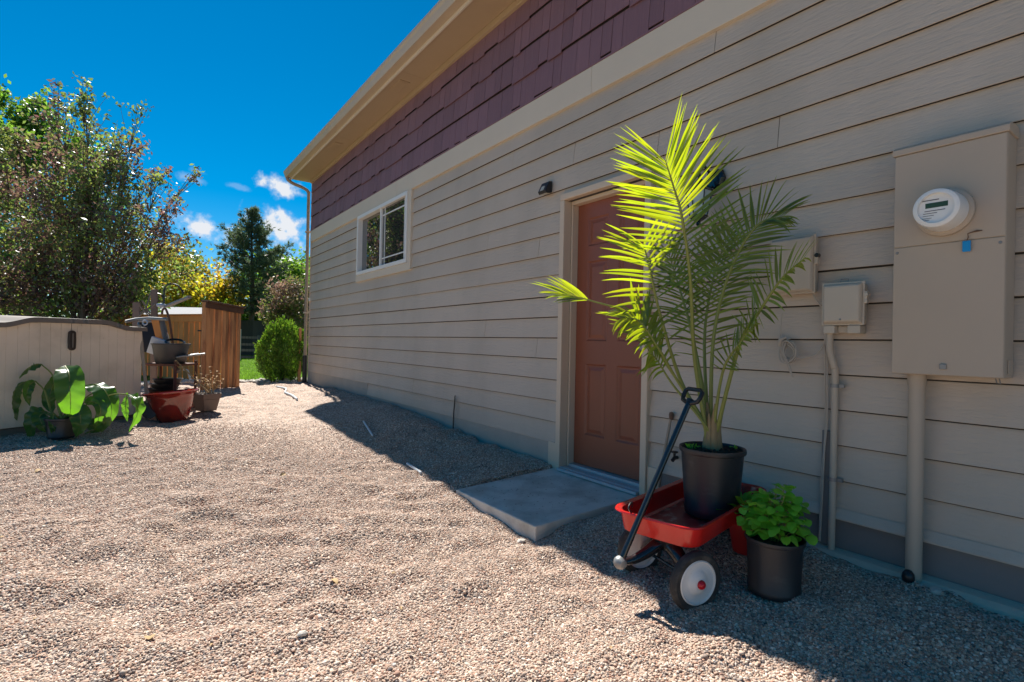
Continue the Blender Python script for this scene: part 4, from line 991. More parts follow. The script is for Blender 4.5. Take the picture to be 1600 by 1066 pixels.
blade(lily, [lz(492, 445, 4.93), lz(520, 500, 4.80), lz(530, 640, 4.74), lz(535, 760, 4.76), lz(528, 830, 4.80)], .29, fc_*1.0+np.array([0, 0, .3]), [LB, lz(430, 700, 5.0), lz(450, 520, 5.0)], .10)
blade(lily, [lz(312, 432, 5.0), lz(255, 440, 4.95), lz(190, 480, 4.93), lz(145, 545, 4.95)], .17, nrm(fc_*.45+np.array([0, 0, 1])), [LB, lz(420, 650, 5.0), lz(400, 520, 5.02)], .12, fold=-.25)
blade(lily, [lz(268, 560, 5.0), lz(180, 570, 4.95), lz(110, 640, 4.92), lz(95, 760, 4.93), lz(130, 860, 4.95)], .20, lambda u: nrm(fc_*(.3+u)+np.array([0, 0, 1-u])+rt_*-.5), [LB, lz(390, 800, 5.0), lz(340, 640, 5.0)], .12, fold=-.2)
blade(lily, [lz(265, 560, 4.98), lz(225, 590, 4.90), lz(205, 660, 4.86), lz(225, 750, 4.88)], .11, nrm(fc_+rt_*.6), None, .12)
blade(lily, [lz(960, 660, 5.0), lz(1010, 690, 4.96), lz(1045, 790, 4.93), lz(975, 945, 4.95)], .15, nrm(fc_*.6+rt_*.9), [LB, lz(560, 800, 5.0), lz(700, 715, 5.0), lz(860, 660, 5.02)], .25, fold=.5)
blade(lily, [lz(960, 670, 5.02), lz(950, 740, 5.0), lz(955, 800, 5.0), lz(965, 865, 5.0)], .09, nrm(fc_-rt_*.6), None, .12)
blade(lily, [lz(620, 600, 5.1), lz(720, 585, 5.06), lz(800, 640, 5.02), lz(845, 760, 5.0), lz(825, 905, 5.0)], .26, lambda u: nrm(fc_*(.2+u)+np.array([0, 0, 1-u*.8])+rt_*.3), [LB, lz(520, 760, 5.08), lz(570, 640, 5.1)], .14, fold=-.2)
blade(lily, [lz(640, 720, 5.0), lz(700, 715, 4.95), lz(760, 760, 4.92), lz(745, 850, 4.92), lz(715, 930, 4.95)], .13, nrm(fc_*.8+rt_*.4), [LB, lz(540, 800, 5.0)], .2, fold=.4)
blade(lily, [lz(540, 780, 4.95), lz(600, 800, 4.88), lz(610, 880, 4.84), lz(575, 985, 4.85)], .22, nrm(fc_+np.array([0, 0, .3])), [LB], .14)
blade(lily, [lz(345, 790, 4.95), lz(290, 800, 4.88), lz(240, 880, 4.85), lz(235, 1035, 4.88)], .20, nrm(fc_-rt_*.5+np.array([0, 0, .2])), [LB], .14)
blade(lily, [lz(330, 800, 4.9), lz(300, 830, 4.84), lz(320, 890, 4.82), lz(345, 950, 4.84)], .16, nrm(fc_+np.array([0, 0, .4])), [LB], .10)
blade(lily, [lz(405, 810, 4.86), lz(400, 860, 4.82), lz(400, 910, 4.80), lz(395, 965, 4.82)], .085, fc_, [LB], .06)
blade(lily, [lz(400, 800, 5.08), lz(375, 700, 5.12), lz(405, 580, 5.14), lz(440, 490, 5.12)], .16, nrm(fc_-rt_*.4), [LB], .1)
blade(lily, [lz(720, 640, 5.12), lz(790, 700, 5.12), lz(800, 820, 5.1), lz(770, 950, 5.08)], .24, nrm(fc_+rt_*.2), [LB, lz(600, 720, 5.1)], .12)
blade(lily, [lz(640, 860, 5.05), lz(690, 880, 5.0), lz(720, 930, 5.0), lz(640, 960, 5.0)], .18, nrm(fc_*.5+np.array([0, 0, 1])), [LB], .14)
blade(lily, [lz(470, 800, 5.1), lz(500, 700, 5.14), lz(560, 640, 5.14), lz(620, 660, 5.12)], .12, nrm(fc_*.5+np.array([0, 0, 1])), [LB], .1)

# ------------------------------------------------------------------ resin shed
U_ = np.array([.863, .505]); N_ = np.array([.505, -.863])
SR = np.array([.035, 7.69])+N_*.10; SW = 1.44
so_ = SR-U_*SW; sz = .085
sa_ = math.atan2(U_[1], U_[0])
shed = thing('storage_shed', 'low beige resin storage shed with two ribbed doors and a dark lid', 'storage shed', (so_[0], so_[1], sz), sa_, local=True)
SH = 1.08
MB().box((.02, .045, .0), (SW-.02, .78, .075)).build('base', m_shedlid, shed, bevel=.006)
q = MB(); q.box((.0, .05, .076), (.03, .78, SH)); q.box((SW-.03, .05, .076), (SW, .78, SH)); q.box((.03, .75, .076), (SW-.03, .78, SH)); q.build('side_wall', m_shed, shed)
hc = SW/2
def arch(x_): 
    u = abs(x_-hc)/hc; return SH+.065*(1-(3*min(1, max(0, (u-.42)/.40))**2-2*min(1, max(0, (u-.42)/.40))**3))
for a, b in ((.004, hc-.003), (hc+.003, SW-.004)):
    d_ = MB(); nr = 8; wd = (b-a)/nr
    for i in range(nr):
        x0, x1 = a+i*wd+(.0012 if i else 0), a+(i+1)*wd-(.0012 if i < nr-1 else 0)
        d_.hexa([(x0, .008, .085), (x1, .008, .085), (x1, .045, .085), (x0, .045, .085)][::-1], [(x0, .008, arch(x0)-.02), (x1, .008, arch(x1)-.02), (x1, .045, arch(x1)-.02), (x0, .045, arch(x0)-.02)][::-1])
    d_.box((a+.001, .011, .09), (b-.001, .044, SH-.03))
    dr_ = d_.build('door', m_shed, shed, bevel=.002)
    sq = MB(); xs_ = a+.03 if a < .1 else b-.09
    for zz in (SH-.10, .55): sq.box((xs_, .002, zz), (xs_+.055, .0075, zz+.065))
    if a > .1: sq.box((a+.05, .002, SH-.05), (a+.115, .0075, SH+.02)); sq.box((a+.30, .004, SH-.115), (a+.58, .0075, SH-.10))
    sq.build('hinge_plate', m_shed, dr_, bevel=.002)
hp = [(math.cos(t)*.036, math.sin(t)*.036) for t in np.linspace(0, 2*math.pi, 17)[:-1]]
h_ = MB(); h_.prism([(hc+x_*1.0, -.022, SH-.135+y_+(.07 if y_ > 0.001 else -.07 if y_ < -.001 else 0)) for x_, y_ in hp], (0, .029, 0)); h_.build('handle', m_shedhandle, shed, bevel=.008)
h_ = MB(); h_.box((hc-.006, -.028, SH-.21), (hc+.006, -.0225, SH-.06)); h_.build('latch', m_shedlid, shed, bevel=.002)
ld = MB(); xs_ = np.linspace(-.03, SW+.03, 41)
for i in range(40):
    x0, x1 = xs_[i], xs_[i+1]; a, b = arch(min(max(x0, 0), SW)), arch(min(max(x1, 0), SW))
    ld.hexa([(x0, -.035, a-.018), (x1, -.035, b-.018), (x1, .82, b-.018), (x0, .82, a-.018)], [(x0, -.028, a+.03), (x1, -.028, b+.03), (x1, .81, b+.055), (x0, .81, a+.055)])
ld.build('lid', m_shedlid, shed, smooth=True)
pl = MB(); pl.box((-.6, -.02, -.14), (.36, .7, -.008)); plo = pl.build('timber_plinth', m_brownwood, bevel=.008); plo.location = (so_[0], so_[1], sz); plo.rotation_euler = (0, 0, sa_)
tag(plo, 'dark brown timber plinth under the left end of the shed', 'timber')

# ------------------------------------------------------------------ clutter beside the shed
def cz(zx, zy, d): return at(200+zx/5.077, 440+zy/5.077, d)       # point from the clutter close-up
# red glazed planter bowl
RBc = at(271, 650, 6.25); RBc[2] = float(hg(RBc[0], RBc[1]))
rb = MB(); prof = [(0, 0), (.13, 0), (.15, .015), (.175, .08), (.215, .19), (.235, .27), (.238, .305), (.262, .33), (.29, .345), (.294, .358), (.285, .366), (.262, .355), (.235, .335), (.222, .30), (.2, .2), (.15, .06), (0, .05)]
mt_ = Matrix.Rotation(math.radians(-6), 4, Vector(tuple(FW)))
rbo = rb.lathe(prof, 48, m=mt_).build('glazed_planter', m_glaze, smooth=True); rbo.location = RBc
tag(rbo, 'big glossy red-brown glazed planter standing empty on the gravel', 'planter')
# mauve square planter with dead stalks
MPc = at(322, 640, 6.75); MPc[2] = float(hg(MPc[0], MPc[1]))
mp = thing('square_planter', 'small mauve-brown square planter with dead dry stalks', 'planter', tuple(MPc), .5, local=True)
q = MB(); q.hexa([(-.085, -.085, 0), (.085, -.085, 0), (.085, .085, 0), (-.085, .085, 0)], [(-.112, -.112, .155), (.112, -.112, .155), (.112, .112, .155), (-.112, .112, .155)])
q.hexa([(-.122, -.122, .156), (.122, -.122, .156), (.122, .122, .156), (-.122, .122, .156)], [(-.126, -.126, .225), (.126, -.126, .225), (.126, .126, .225), (-.126, .126, .225)])
q.build('pot', m_planter, mp, bevel=.006)
MB().box((-.11, -.11, .226), (.11, .11, .229)).build('soil', m_soil, mp)
q = MB()
for i in range(14):
    b = Vector((random.uniform(-.08, .08), random.uniform(-.08, .08), .22)); t_ = b+Vector((random.uniform(-.12, .14), random.uniform(-.1, .1), random.uniform(.12, .36)))
    q.tube([b, (b+t_)/2+Vector((random.uniform(-.02, .02), 0, .02)), t_], [.005, .004, .002], 5)
    for k_ in range(5): leaflet(q, np.array(b+(t_-b)*(.4+.15*k_)), [random.uniform(-1, 1), random.uniform(-1, 1), .4], [0, 0, 1], .06, .022, .4)
q.build('stalks', m_dry, mp, fix=False)
# rack
rk0 = at(214, 655, 6.5); rk0[2] = float(hg(*rk0[:2]))
rk = thing('garden_rack', 'brown steel rack between the shed and the red planter', 'rack', tuple(rk0))
u2 = np.array([RT[0], RT[1], 0]); u2 /= np.linalg.norm(u2); f2 = np.array([FW[0], FW[1], 0]); f2 /= np.linalg.norm(f2)
def rkp(a, b, z): return rk0+u2*a+f2*b+np.array([0, 0, z])
for a, b in ((0, 0), (.46, 0), (0, .42), (.46, .42)):
    MB().bar(rkp(a, b, 0), rkp(a, b, .66), .03, .03).build('leg', m_brownwood, rk)
for zz in (.60, .22):
    q = MB()
    q.hexa([rkp(-.02, -.02, zz), rkp(.48, -.02, zz), rkp(.48, .44, zz), rkp(-.02, .44, zz)], [rkp(-.02, -.02, zz+.025), rkp(.48, -.02, zz+.025), rkp(.48, .44, zz+.025), rkp(-.02, .44, zz+.025)]); q.build('shelf', m_brownwood, rk)
for i in range(3):
    o_ = rkp(.18+.03*i, .2, .246+.06*i); q = MB(); q.lathe([(0, 0), (.13, 0), (.17, .055), (.175, .06), (.165, .06), (.125, .008), (0, .008)], 24)
    tr = q.build('plant_saucer', m_blackplastic, smooth=True); tr.location = o_; tag(tr, ['dark plastic saucer at the bottom of the pile on the rack shelf', 'dark plastic saucer in the middle of the pile on the rack shelf', 'dark plastic saucer on top of the pile on the rack shelf'][i], 'saucer', 'saucers piled on the rack')
# charcoal tub
tbp = rkp(.27, .2, .626)
q = MB(); q.lathe([(0, 0), (.155, 0), (.165, .01), (.205, .235), (.218, .24), (.218, .252), (.203, .252), (.195, .235), (.158, .015), (0, .012)], 40)
tbx = q.build('plastic_tub', m_tubgrey, smooth=True); tbx.location = tbp; tag(tbx, 'round charcoal plastic tub full of odds and ends on the rack', 'tub')
q = MB(); q.lathe([(.10, -.015), (.115, 0), (.10, .015), (.085, 0), (.10, -.015)], 32, m=Matrix.Rotation(.35, 4, 'X')); hr = q.build('coiled_hose', m_black, smooth=True); hr.location = tbp+u2*.05+np.array([0, 0, .27]); tag(hr, 'coil of black hose lying in the charcoal tub', 'hose')
q = MB(); mm = Matrix.Rotation(.35, 4, Vector(tuple(f2))); q.box((-.11, -.02, 0), (.11, .02, .22), Matrix.Translation((0, 0, 0)) @ Matrix.Rotation(math.atan2(u2[1], u2[0]), 4, 'Z') @ Matrix.Rotation(.3, 4, 'Y'))
bw = q.build('plastic_bin', m_bluewhite, bevel=.012); bw.location = tbp-u2*.20+np.array([0, 0, .10]); tag(bw, 'pale blue-grey plastic bin leaning into the charcoal tub', 'bin')
# shovel
sv_ = thing('shovel', 'long-handled shovel leaning upright beside the shed corner', 'shovel', tuple(at(232, 652, 6.12)))
pa, pb = at(218, 508, 6.25), at(231, 632, 6.14)
MB().tube([pb, pa], [.018, .019], 10).build('handle', m_handlewood, sv_, smooth=True)
q = MB(); c_ = at(233, 640, 6.12)
rows = [(0, .02), (.03, .085), (.07, .105), (.16, .10), (.22, .06), (.25, .01)]
dn = nrm(at(233, 655, 6.05)-pb); s2 = u2; nn_ = np.cross(s2, dn)
for i, (l_, h2) in enumerate(rows):
    for u in (-1, -.5, 0, .5, 1): q.v.append(tuple(pb+dn*(l_-.05)+s2*u*h2+nn_*(-.02*(1-u*u))))
for i in range(5):
    for j_ in range(4): a = i*5+j_; q.f.append((a, a+1, a+6, a+5))
bo = q.build('blade', m_tubgrey, sv_, fix=False); md = bo.modifiers.new('solid', 'SOLIDIFY'); md.thickness = .004
# folded dark lounge chair behind the tub
fc2 = thing('folded_chair', 'folded garden chair with black mesh fabric leaning behind the tub', 'chair', tuple(at(245, 640, 7.0)))
A_, B2, C_, D_ = cz(85, 325, 6.95), cz(225, 330, 6.95), cz(300, 560, 6.75), cz(100, 560, 6.75)
q = MB(); off = f2*.015; q.hexa([A_, B2, C_, D_], [A_+off, B2+off, C_+off, D_+off]); q.build('sling', m_darkfabric, fc2)
q = MB(); q.tube([cz(262, 300, 6.9), cz(330, 560, 6.72)], .035, 12); q.tube([cz(270, 560, 6.75), cz(400, 715, 6.65)], .03, 10); q.build('frame', m_shedlid, fc2, smooth=True)
q = MB(); q.tube([A_+(0, 0, .02), B2+(0, 0, .02)], .014, 8); q.tube([A_, D_], .014, 8); q.build('frame', m_steel, fc2, smooth=True)
# plank offcuts leaning there
for (zx0, zx1, zt, zb, d, lab) in ((182, 228, 62, 560, 7.15, 'tall mauve-grey plank standing on end behind the shed clutter'), (36, 90, 165, 560, 7.3, 'short mauve-grey plank standing on end behind the shed lid')):
    q = MB(); a, b, c, e_ = cz(zx0, zb, d), cz(zx1, zb, d), cz(zx1, zt, d), cz(zx0, zt, d); o_ = f2*.03
    for p_ in (a, b): p_[2] = .12
    ob = q.hexa([a, b, c, e_], [a+o_, b+o_, c+o_, e_+o_]).build('plank', m_planter, origin=a); ob.location = a; tag(ob, lab, 'plank')
bp = MB(); a, b = cz(215, 300, 6.85), cz(290, 600, 6.8); bpo = bp.bar(a, b, .09, .02, tuple(f2)).build('board_offcut', m_woodlight, origin=b); bpo.location = b; tag(bpo, 'pale brown board offcut leaning behind the dark fabric chair', 'board')
# pole with a ring lying across
po = thing('hook_pole', 'grey metal pole with a ring lying across the top of the clutter', 'pole', tuple(cz(0, 315, 6.7)))
MB().tube([cz(-20, 318, 6.6), cz(60, 300, 6.7), cz(160, 292, 6.75), cz(312, 300, 6.75)], .021, 10).build('tube', m_steel, po, smooth=True)
rc_ = Vector(tuple(cz(135, 325, 6.68))); MB().lathe([(.030, -.01), (.04, 0), (.030, .01), (.020, 0), (.030, -.01)], 24, m=Matrix.Translation(rc_) @ Vector(tuple(-FW)).to_track_quat('Z', 'Y').to_matrix().to_4x4()).build('ring', m_bluewhite, po, smooth=True)
# tangle of tubular frames
tf = thing('folded_trellis', 'tangle of dark folded trellis bars standing above the shed lid', 'trellis', tuple(cz(120, 300, 7.0)))
for a, b in (((50, 300), (215, 180)), ((90, 190), (190, 280)), ((110, 150), (175, 250)), ((140, 225), (185, 75)), ((95, 250), (230, 175)), ((100, 205), (185, 290))):
    MB().tube([cz(*a, 7.0+random.uniform(-.05, .05)), cz(*b, 7.0+random.uniform(-.05, .05))], .009, 6).build('bar', m_shedlid, tf)
pm = thing('push_mower_handle', 'old garden machine with a black curved handle and steel blade bar', 'garden machine', tuple(cz(290, 300, 7.1)))
MB().tube(catmull([cz(285, 180, 7.1), cz(290, 60, 7.1), cz(320, 25, 7.1), cz(370, 22, 7.1), cz(410, 45, 7.1), cz(440, 95, 7.1)], 24), .011, 8).build('handle', m_black, pm, smooth=True)
MB().tube(catmull([cz(235, 95, 7.1), cz(270, 110, 7.1), cz(285, 160, 7.1), cz(280, 200, 7.1)], 14), .009, 8).build('handle', m_black, pm, smooth=True)
MB().bar(cz(300, 200, 7.05), cz(490, 122, 7.0), .07, .03).build('blade_bar', m_steel, pm, bevel=.006)
MB().tube(catmull([cz(270, 260, 7.0), cz(275, 225, 7.0), cz(300, 220, 7.0), cz(330, 320, 7.0), cz(365, 560, 6.95), cz(380, 700, 6.9)], 30), .014, 8).build('frame', m_rust, pm, smooth=True)
MB().lathe([(0, -.03), (.05, -.02), (.06, 0), (.05, .02), (0, .03)], 16, c=cz(265, 190, 7.05)).build('hub', m_bluewhite, pm, smooth=True)
# steel tray and a stick
ty_ = thing('steel_tray', 'bright steel tray sticking out of the clutter over the red planter', 'tray', tuple(cz(380, 600, 6.7)))
q = MB(); a, b = cz(378, 600, 6.6), cz(560, 575, 6.75)
q.bar(a, b, .16, .012); q.build('plate', m_steel, ty_, bevel=.003)
q = MB(); q.tube([a, b], .012, 8); q.tube([a+f2*.14, b+f2*.14], .012, 8); q.tube([cz(370, 575, 6.65), cz(375, 635, 6.6)], .02, 8); q.build('edge', m_steel, ty_, smooth=True)
stk = pipe(cz(375, 625, 6.55), cz(640, 880, 6.6), 'thin brown stick slanting down into the mauve planter', .009, None, 'stick', 'stick', m_dry)
q = pipe(cz(440, 700, 6.7), cz(495, 780, 6.68), 'short white bent pipe hook beside the slanting stick', .013, [cz(470, 705, 6.7), cz(485, 740, 6.7)], 'pipe_hook', 'pipe')
bk = MB(); bk.lathe([(0, 0), (.09, 0), (.11, .2), (.12, .205), (.105, .205), (.085, .01), (0, .01)], 24); bko = bk.build('brown_pot', m_brownwood, smooth=True); p_ = at(290, 625, 7.0); p_[2] = float(hg(*p_[:2])); bko.location = p_; tag(bko, 'dark brown pot half hidden behind the red planter', 'pot')

# ------------------------------------------------------------------ fences
def board_fence(root, A, Bp, ztopA, ztopB, n, mat, gap, thick=.018, zb=None, name='board', stag=0., jit=.006, wv=.0):
    A = np.array(A); Bp = np.array(Bp); d = Bp-A; L = np.linalg.norm(d[:2]); u = d[:2]/L; nrm2 = np.array([-u[1], u[0]])
    w = L/n
    for i in range(n):
        t0, t1 = i/n, (i+1)/n; off = stag*(i % 2)+random.uniform(-.003, .003)
        a = A[:2]+d[:2]*t0+u*gap/2; b = A[:2]+d[:2]*t1-u*gap/2
        lo = (zb if zb is not None else float(hg(*A[:2], rough=False)))+random.uniform(.01, .03)
        tp = ztopA+(ztopB-ztopA)*(i+.5)/n+random.uniform(-jit, jit)
        q = MB(); o1 = nrm2*off; o2 = nrm2*(off+thick)
        P = [(*(a+o1), lo), (*(b+o1), lo), (*(b+o2), lo), (*(a+o2), lo)]
        T = [(p[0], p[1], tp) for p in P]
        q.hexa(P, T).build(name, mat, root)
# cedar gate leaf standing open
g0, g1 = at(320, 603, 9.0), at(374, 606, 9.78)
zg0, zg1 = 1.69, 1.63
gate = thing('cedar_gate', 'open cedar gate leaf with a dark weathered cap, seen edge on past the clutter', 'gate', (g0[0], g0[1], .15))
board_fence(gate, g0, g1, zg0, zg1, 9, m_wood, .006, .018, zb=.16, stag=.012)
du = nrm((g1-g0)*[1, 1, 0]); dnn = np.array([du[1], -du[0], 0])
q = MB(); q.bar(g0+du*-.03+[0, 0, zg0-g0[2]-.045]+dnn*.02, g1+du*.03+[0, 0, zg1-g1[2]-.045]+dnn*.02, .03, .10); q.build('top_rail', m_woodcap, gate, bevel=.004)
q = MB(); q.bar(g0+du*-.05+[0, 0, zg0-g0[2]+.02], g1+du*.05+[0, 0, zg1-g1[2]+.02], .14, .028); q.build('cap', m_woodcap, gate, bevel=.005)
q = MB(); q.bar(np.array([*(g0-du*.02+dnn*-.03)[:2], .14]), np.array([*(g0-du*.02+dnn*-.03)[:2], 1.69]), .06, .06); q.build('post', m_wood, gate)
q = MB(); c_ = at(313, 517, 9.0); q.box(c_-(.04, .02, .012), c_+(.05, .02, .012)); q.box(c_+(.03, -.03, -.03), c_+(.06, .03, .035)); q.build('latch', m_black, gate)
# cedar fence behind
f0, f1 = at(150, 486, 12.4), at(330, 489, 10.55)
fen = thing('cedar_fence', 'pale cedar fence with sunlight between the boards behind the clutter', 'fence', (f0[0], f0[1], .15))
board_fence(fen, f0, f1, 1.42, 1.42, 24, m_woodlight, .028, .018, zb=.17)
q = MB(); q.bar((*f0[:2], 1.465), (*f1[:2], 1.465), .04, .13); q.build('top_rail', m_woodlight, fen, bevel=.004)
q = MB(); q.bar((*f0[:2], 1.545), (*f1[:2], 1.545), .14, .026); q.build('cap', m_woodlight, fen, bevel=.004)
# side picket and cedar post near the downspout
pp = at(467, 597, 10.9); q = MB(); q.bar((*pp[:2], .2), (*pp[:2], 1.32), .075, .05); ob = q.build('cedar_post', m_wood, origin=pp, bevel=.004); ob.location = pp; tag(ob, 'orange cedar post between the round bush and the downspout', 'post')
# grey picket fence at far left
h0, h1 = at(-120, 488, 14.0), at(70, 488, 14.6)
gf = thing('grey_picket_fence', 'weathered grey board fence showing above the shed lid at far left', 'fence', (h0[0], h0[1], 0))
board_fence(gf, h0, h1, 1.66, 1.66, 30, m_woodgrey, .008, zb=.1, jit=.02)
# dark board fence at the back of the lawn
k0, k1 = at(250, 499, 27.5), at(560, 499, 26.0)
df = thing('dark_board_fence', 'tall dark stained board fence beyond the lawn', 'fence', (k0[0], k0[1], 0))
board_fence(df, k0, k1, 1.98, 1.98, 60, m_wooddark, .005, zb=.15, jit=.02)
# timber rail fence with wire
r0_, r1_ = at(330, 545, 22.9), at(520, 545, 22.0)
tr_ = thing('rail_fence', 'low weathered rail fence with wire mesh along the far edge of the lawn', 'fence', (r0_[0], r0_[1], .2))
for zz in (.25, .55, .80, 1.10):
    MB().bar((*r0_[:2], zz), (*r1_[:2], zz), .05, .10).build('rail', m_woodgrey, tr_)
for i in range(6):
    p_ = r0_+(r1_-r0_)*i/5; MB().bar((p_[0], p_[1], .15), (p_[0], p_[1], 1.2), .1, .1).build('post', m_woodgrey, tr_)
q = MB()
dd_ = (r1_-r0_); Lr = np.linalg.norm(dd_[:2])
for i in range(int(Lr/.15)): p_ = r0_+dd_*(i*.15/Lr)-np.array([FW[0], FW[1], 0])*.03; q.bar((p_[0], p_[1], .18), (p_[0], p_[1], 1.15), .006, .006)
q.build('wire_mesh', m_black, tr_)['kind'] = 'stuff'
wp = at(374, 545, 20.5); q = MB(); q.bar((*wp[:2], .2), (*wp[:2], 1.42), .09, .09); ob = q.build('white_post', m_white, origin=wp, bevel=.01); ob.location = wp; tag(ob, 'thin white post at the lawn just right of the cedar gate', 'post')

# ------------------------------------------------------------------ neighbour's roof and chimney
nh = at(284, 500, 20.0)
nb = thing('garden_outbuilding', 'low outbuilding whose pale grey roof shows over the cedar fence', 'outbuilding', (nh[0], nh[1], 0), math.radians(-36), local=True)
MB().box((-1.2, 0, 0), (.55, 1.4, 1.84)).build('wall', m_stucco, nb)
MB().prism([(-1.45, -.3, 1.82), (-1.45, .7, 2.24), (-1.45, 1.7, 1.82), (-1.45, 1.7, 1.77), (-1.45, -.3, 1.77)], (2.2, 0, 0)).build('roof', m_roof, nb)
ch0 = at(17, 480, 24.0)
nb2 = thing('chimney', 'small red-brown chimney block above the fence at far left', 'chimney', (ch0[0], ch0[1], 0))
MB().box(tuple(ch0-np.array([.22, .22, ch0[2]])), tuple(ch0+np.array([.22, .22, .10]))).build('stack', m_brick, nb2)
MB().box(tuple(ch0-np.array([.27, .27, -.1015])), tuple(ch0+np.array([.27, .27, .18]))).build('cap', m_brick, nb2)

# ------------------------------------------------------------------ trees and shrubs
def leaf_cloud(centers, size, aspect=.55, fold=.15, upbias=0., jitter=.3):
    n = len(centers); a = rng.normal(size=(n, 3)); a[:, 2] += upbias; a /= np.linalg.norm(a, axis=1)[:, None]
    b = np.cross(a, rng.normal(size=(n, 3))); b /= np.linalg.norm(b, axis=1)[:, None]; c = np.cross(a, b)
    s = size*rng.uniform(1-jitter, 1+jitter, n)[:, None]
    V = np.stack([centers-a*s, centers+b*s*aspect+c*s*fold, centers+a*s, centers-b*s*aspect+c*s*fold], 1).reshape(-1, 3)
    F = np.arange(4*n).reshape(n, 4)
    return V, F
def mesh_np(name, V, F, mat, parent):
    me = bpy.data.meshes.new(name); n = len(F); k = F.shape[1]
    V = np.asarray(V)-np.array(parent['_o'])
    me.vertices.add(len(V)); me.vertices.foreach_set('co', np.asarray(V, np.float32).ravel())
    me.loops.add(n*k); me.loops.foreach_set('vertex_index', np.asarray(F, np.int32).ravel())
    me.polygons.add(n); me.polygons.foreach_set('loop_start', np.arange(0, n*k, k, dtype=np.int32))
    me.update(calc_edges=True); me.materials.append(mat)
    o = bpy.data.objects.new(name, me); C.objects.link(o); o.parent = parent; return o
def broad_tree(name, label, cat, base, targets, d, n, size, mat, trunk_r=.10, split=.30, group=None, bark=None, stems=1, depthj=.9, upb=.3, fill=None):
    base = np.array(base, float)
    t = thing(name, label, cat, tuple(base), group=group)
    tk = MB(); cen = []
    tops = np.array([at(px, py, d) for px, py, r, w in targets]); H = tops[:, 2].max()-base[2]
    axis = np.array([base[0], base[1]])
    sbase = [base+np.array([rng.normal(0, .12*trunk_r/.1), rng.normal(0, .12*trunk_r/.1), 0])*(stems > 1) for _ in range(stems)]
    tot = sum(w for *_, w in targets)
    for s_ in sbase:
        topp = base+np.array([rng.normal(0, .2), rng.normal(0, .2), H*.82])
        tk.tube(catmull([s_-[0, 0, .1], s_+(topp-s_)*.3+np.array([rng.normal(0, .08), rng.normal(0, .08), 0]), s_+(topp-s_)*.65, topp], 16), np.linspace(trunk_r, trunk_r*.12, 16), 8)
    for (px, py, r, w), tp in zip(targets, tops):
        tp = tp+np.array([FW[0], FW[1], 0])*rng.normal(0, depthj)
        s_ = sbase[rng.integers(stems)]; hh = (tp[2]-base[2])
        z0 = base[2]+hh*rng.uniform(split, split+.25); st = np.array([s_[0]+rng.normal(0, .05), s_[1]+rng.normal(0, .05), z0])
        mid = st*.45+tp*.55+np.array([0, 0, -.05*np.linalg.norm(tp-st)])
        pth = catmull([st, mid, tp], 12); tk.tube(pth, np.linspace(trunk_r*.22, .003, 12), 6)
        rm = r*d/FPX; m = max(3, int(n*w/tot))
        # leaves clustered on twigs inside the clump
        nt_ = max(3, m//22)
        tw = tp+rng.normal(size=(nt_, 3))*rm*.66*np.array([1, 1, .85])
        li = rng.integers(nt_, size=m); c = tw[li]+rng.normal(size=(m, 3))*(rm*.16+.03)
        k_ = rng.random(m) < (.45 if r < 20 else .25); pl_ = np.array(pth)[rng.integers(6, 12, size=k_.sum())]; c[k_] = pl_+rng.normal(size=(k_.sum(), 3))*(rm*.18+.05)
        cen.append(c)
        for q_ in tw[:10]: tk.tube([np.array(pth[-3]), q_], [.008, .003], 4)
    V, F = leaf_cloud(np.concatenate(cen), size, upbias=upb)
    tk.build('trunk', bark or m_bark, t, smooth=True, fix=False)
    mesh_np('crown', V, F, mat, t)
    return t
def ground_at(px, d):
    p = at(px, 530, d); p[2] = .1; return p
# plum-leaved tree behind the shed: clumps follow the uneven outline
T1 = [(115, 165, 14, .5), (118, 185, 14, .6), (164, 165, 15, .7), (168, 182, 13, .6), (212, 180, 14, .5), (140, 205, 24, 1.4), (172, 225, 26, 1.6), (135, 240, 28, 2.0), (90, 232, 18, 1), (88, 250, 24, 1.6), (180, 255, 28, 2),
      (130, 270, 34, 3), (170, 290, 34, 3), (210, 255, 18, .9), (222, 285, 18, .9), (255, 250, 14, .45), (248, 270, 14, .5), (238, 290, 14, .5), (270, 293, 13, .45), (262, 305, 13, .4), (287, 325, 13, .4), (278, 335, 12, .35),
      (215, 320, 26, 1.6), (60, 280, 32, 2.4), (95, 300, 34, 3), (30, 310, 40, 3), (60, 340, 40, 3.6), (0, 290, 36, 2), (120, 330, 40, 4), (165, 345, 38, 4), (205, 360, 34, 3), (240, 365, 26, 1.8), (275, 370, 18, .9), (285, 385, 20, 1.2), (265, 400, 24, 1.6), (235, 400, 30, 2.4),
      (190, 400, 38, 4), (140, 395, 42, 4.5), (85, 390, 44, 4.5), (30, 380, 44, 4), (-20, 370, 44, 3), (10, 430, 40, 3), (60, 440, 40, 3.6), (110, 440, 38, 3.2), (165, 440, 34, 2.6), (215, 440, 30, 2), (250, 440, 22, 1.1), (190, 470, 26, 1.2), (230, 470, 20, .7), (20, 470, 34, 1.8), (80, 475, 30, 1.4),
      (-60, 330, 44, 2.5), (-70, 400, 44, 2.5), (40, 455, 44, 4), (100, 455, 44, 4), (150, 455, 40, 3.5), (0, 460, 44, 3.5), (60, 410, 44, 4), (200, 450, 32, 2.5)]
broad_tree('plum_tree', 'plum-leaved tree with green lower leaves rising behind the beige shed', 'tree', ground_at(128, 11.5), T1, 11.5, 33000, .045, m_maple, .07, .22, stems=3, depthj=.55)
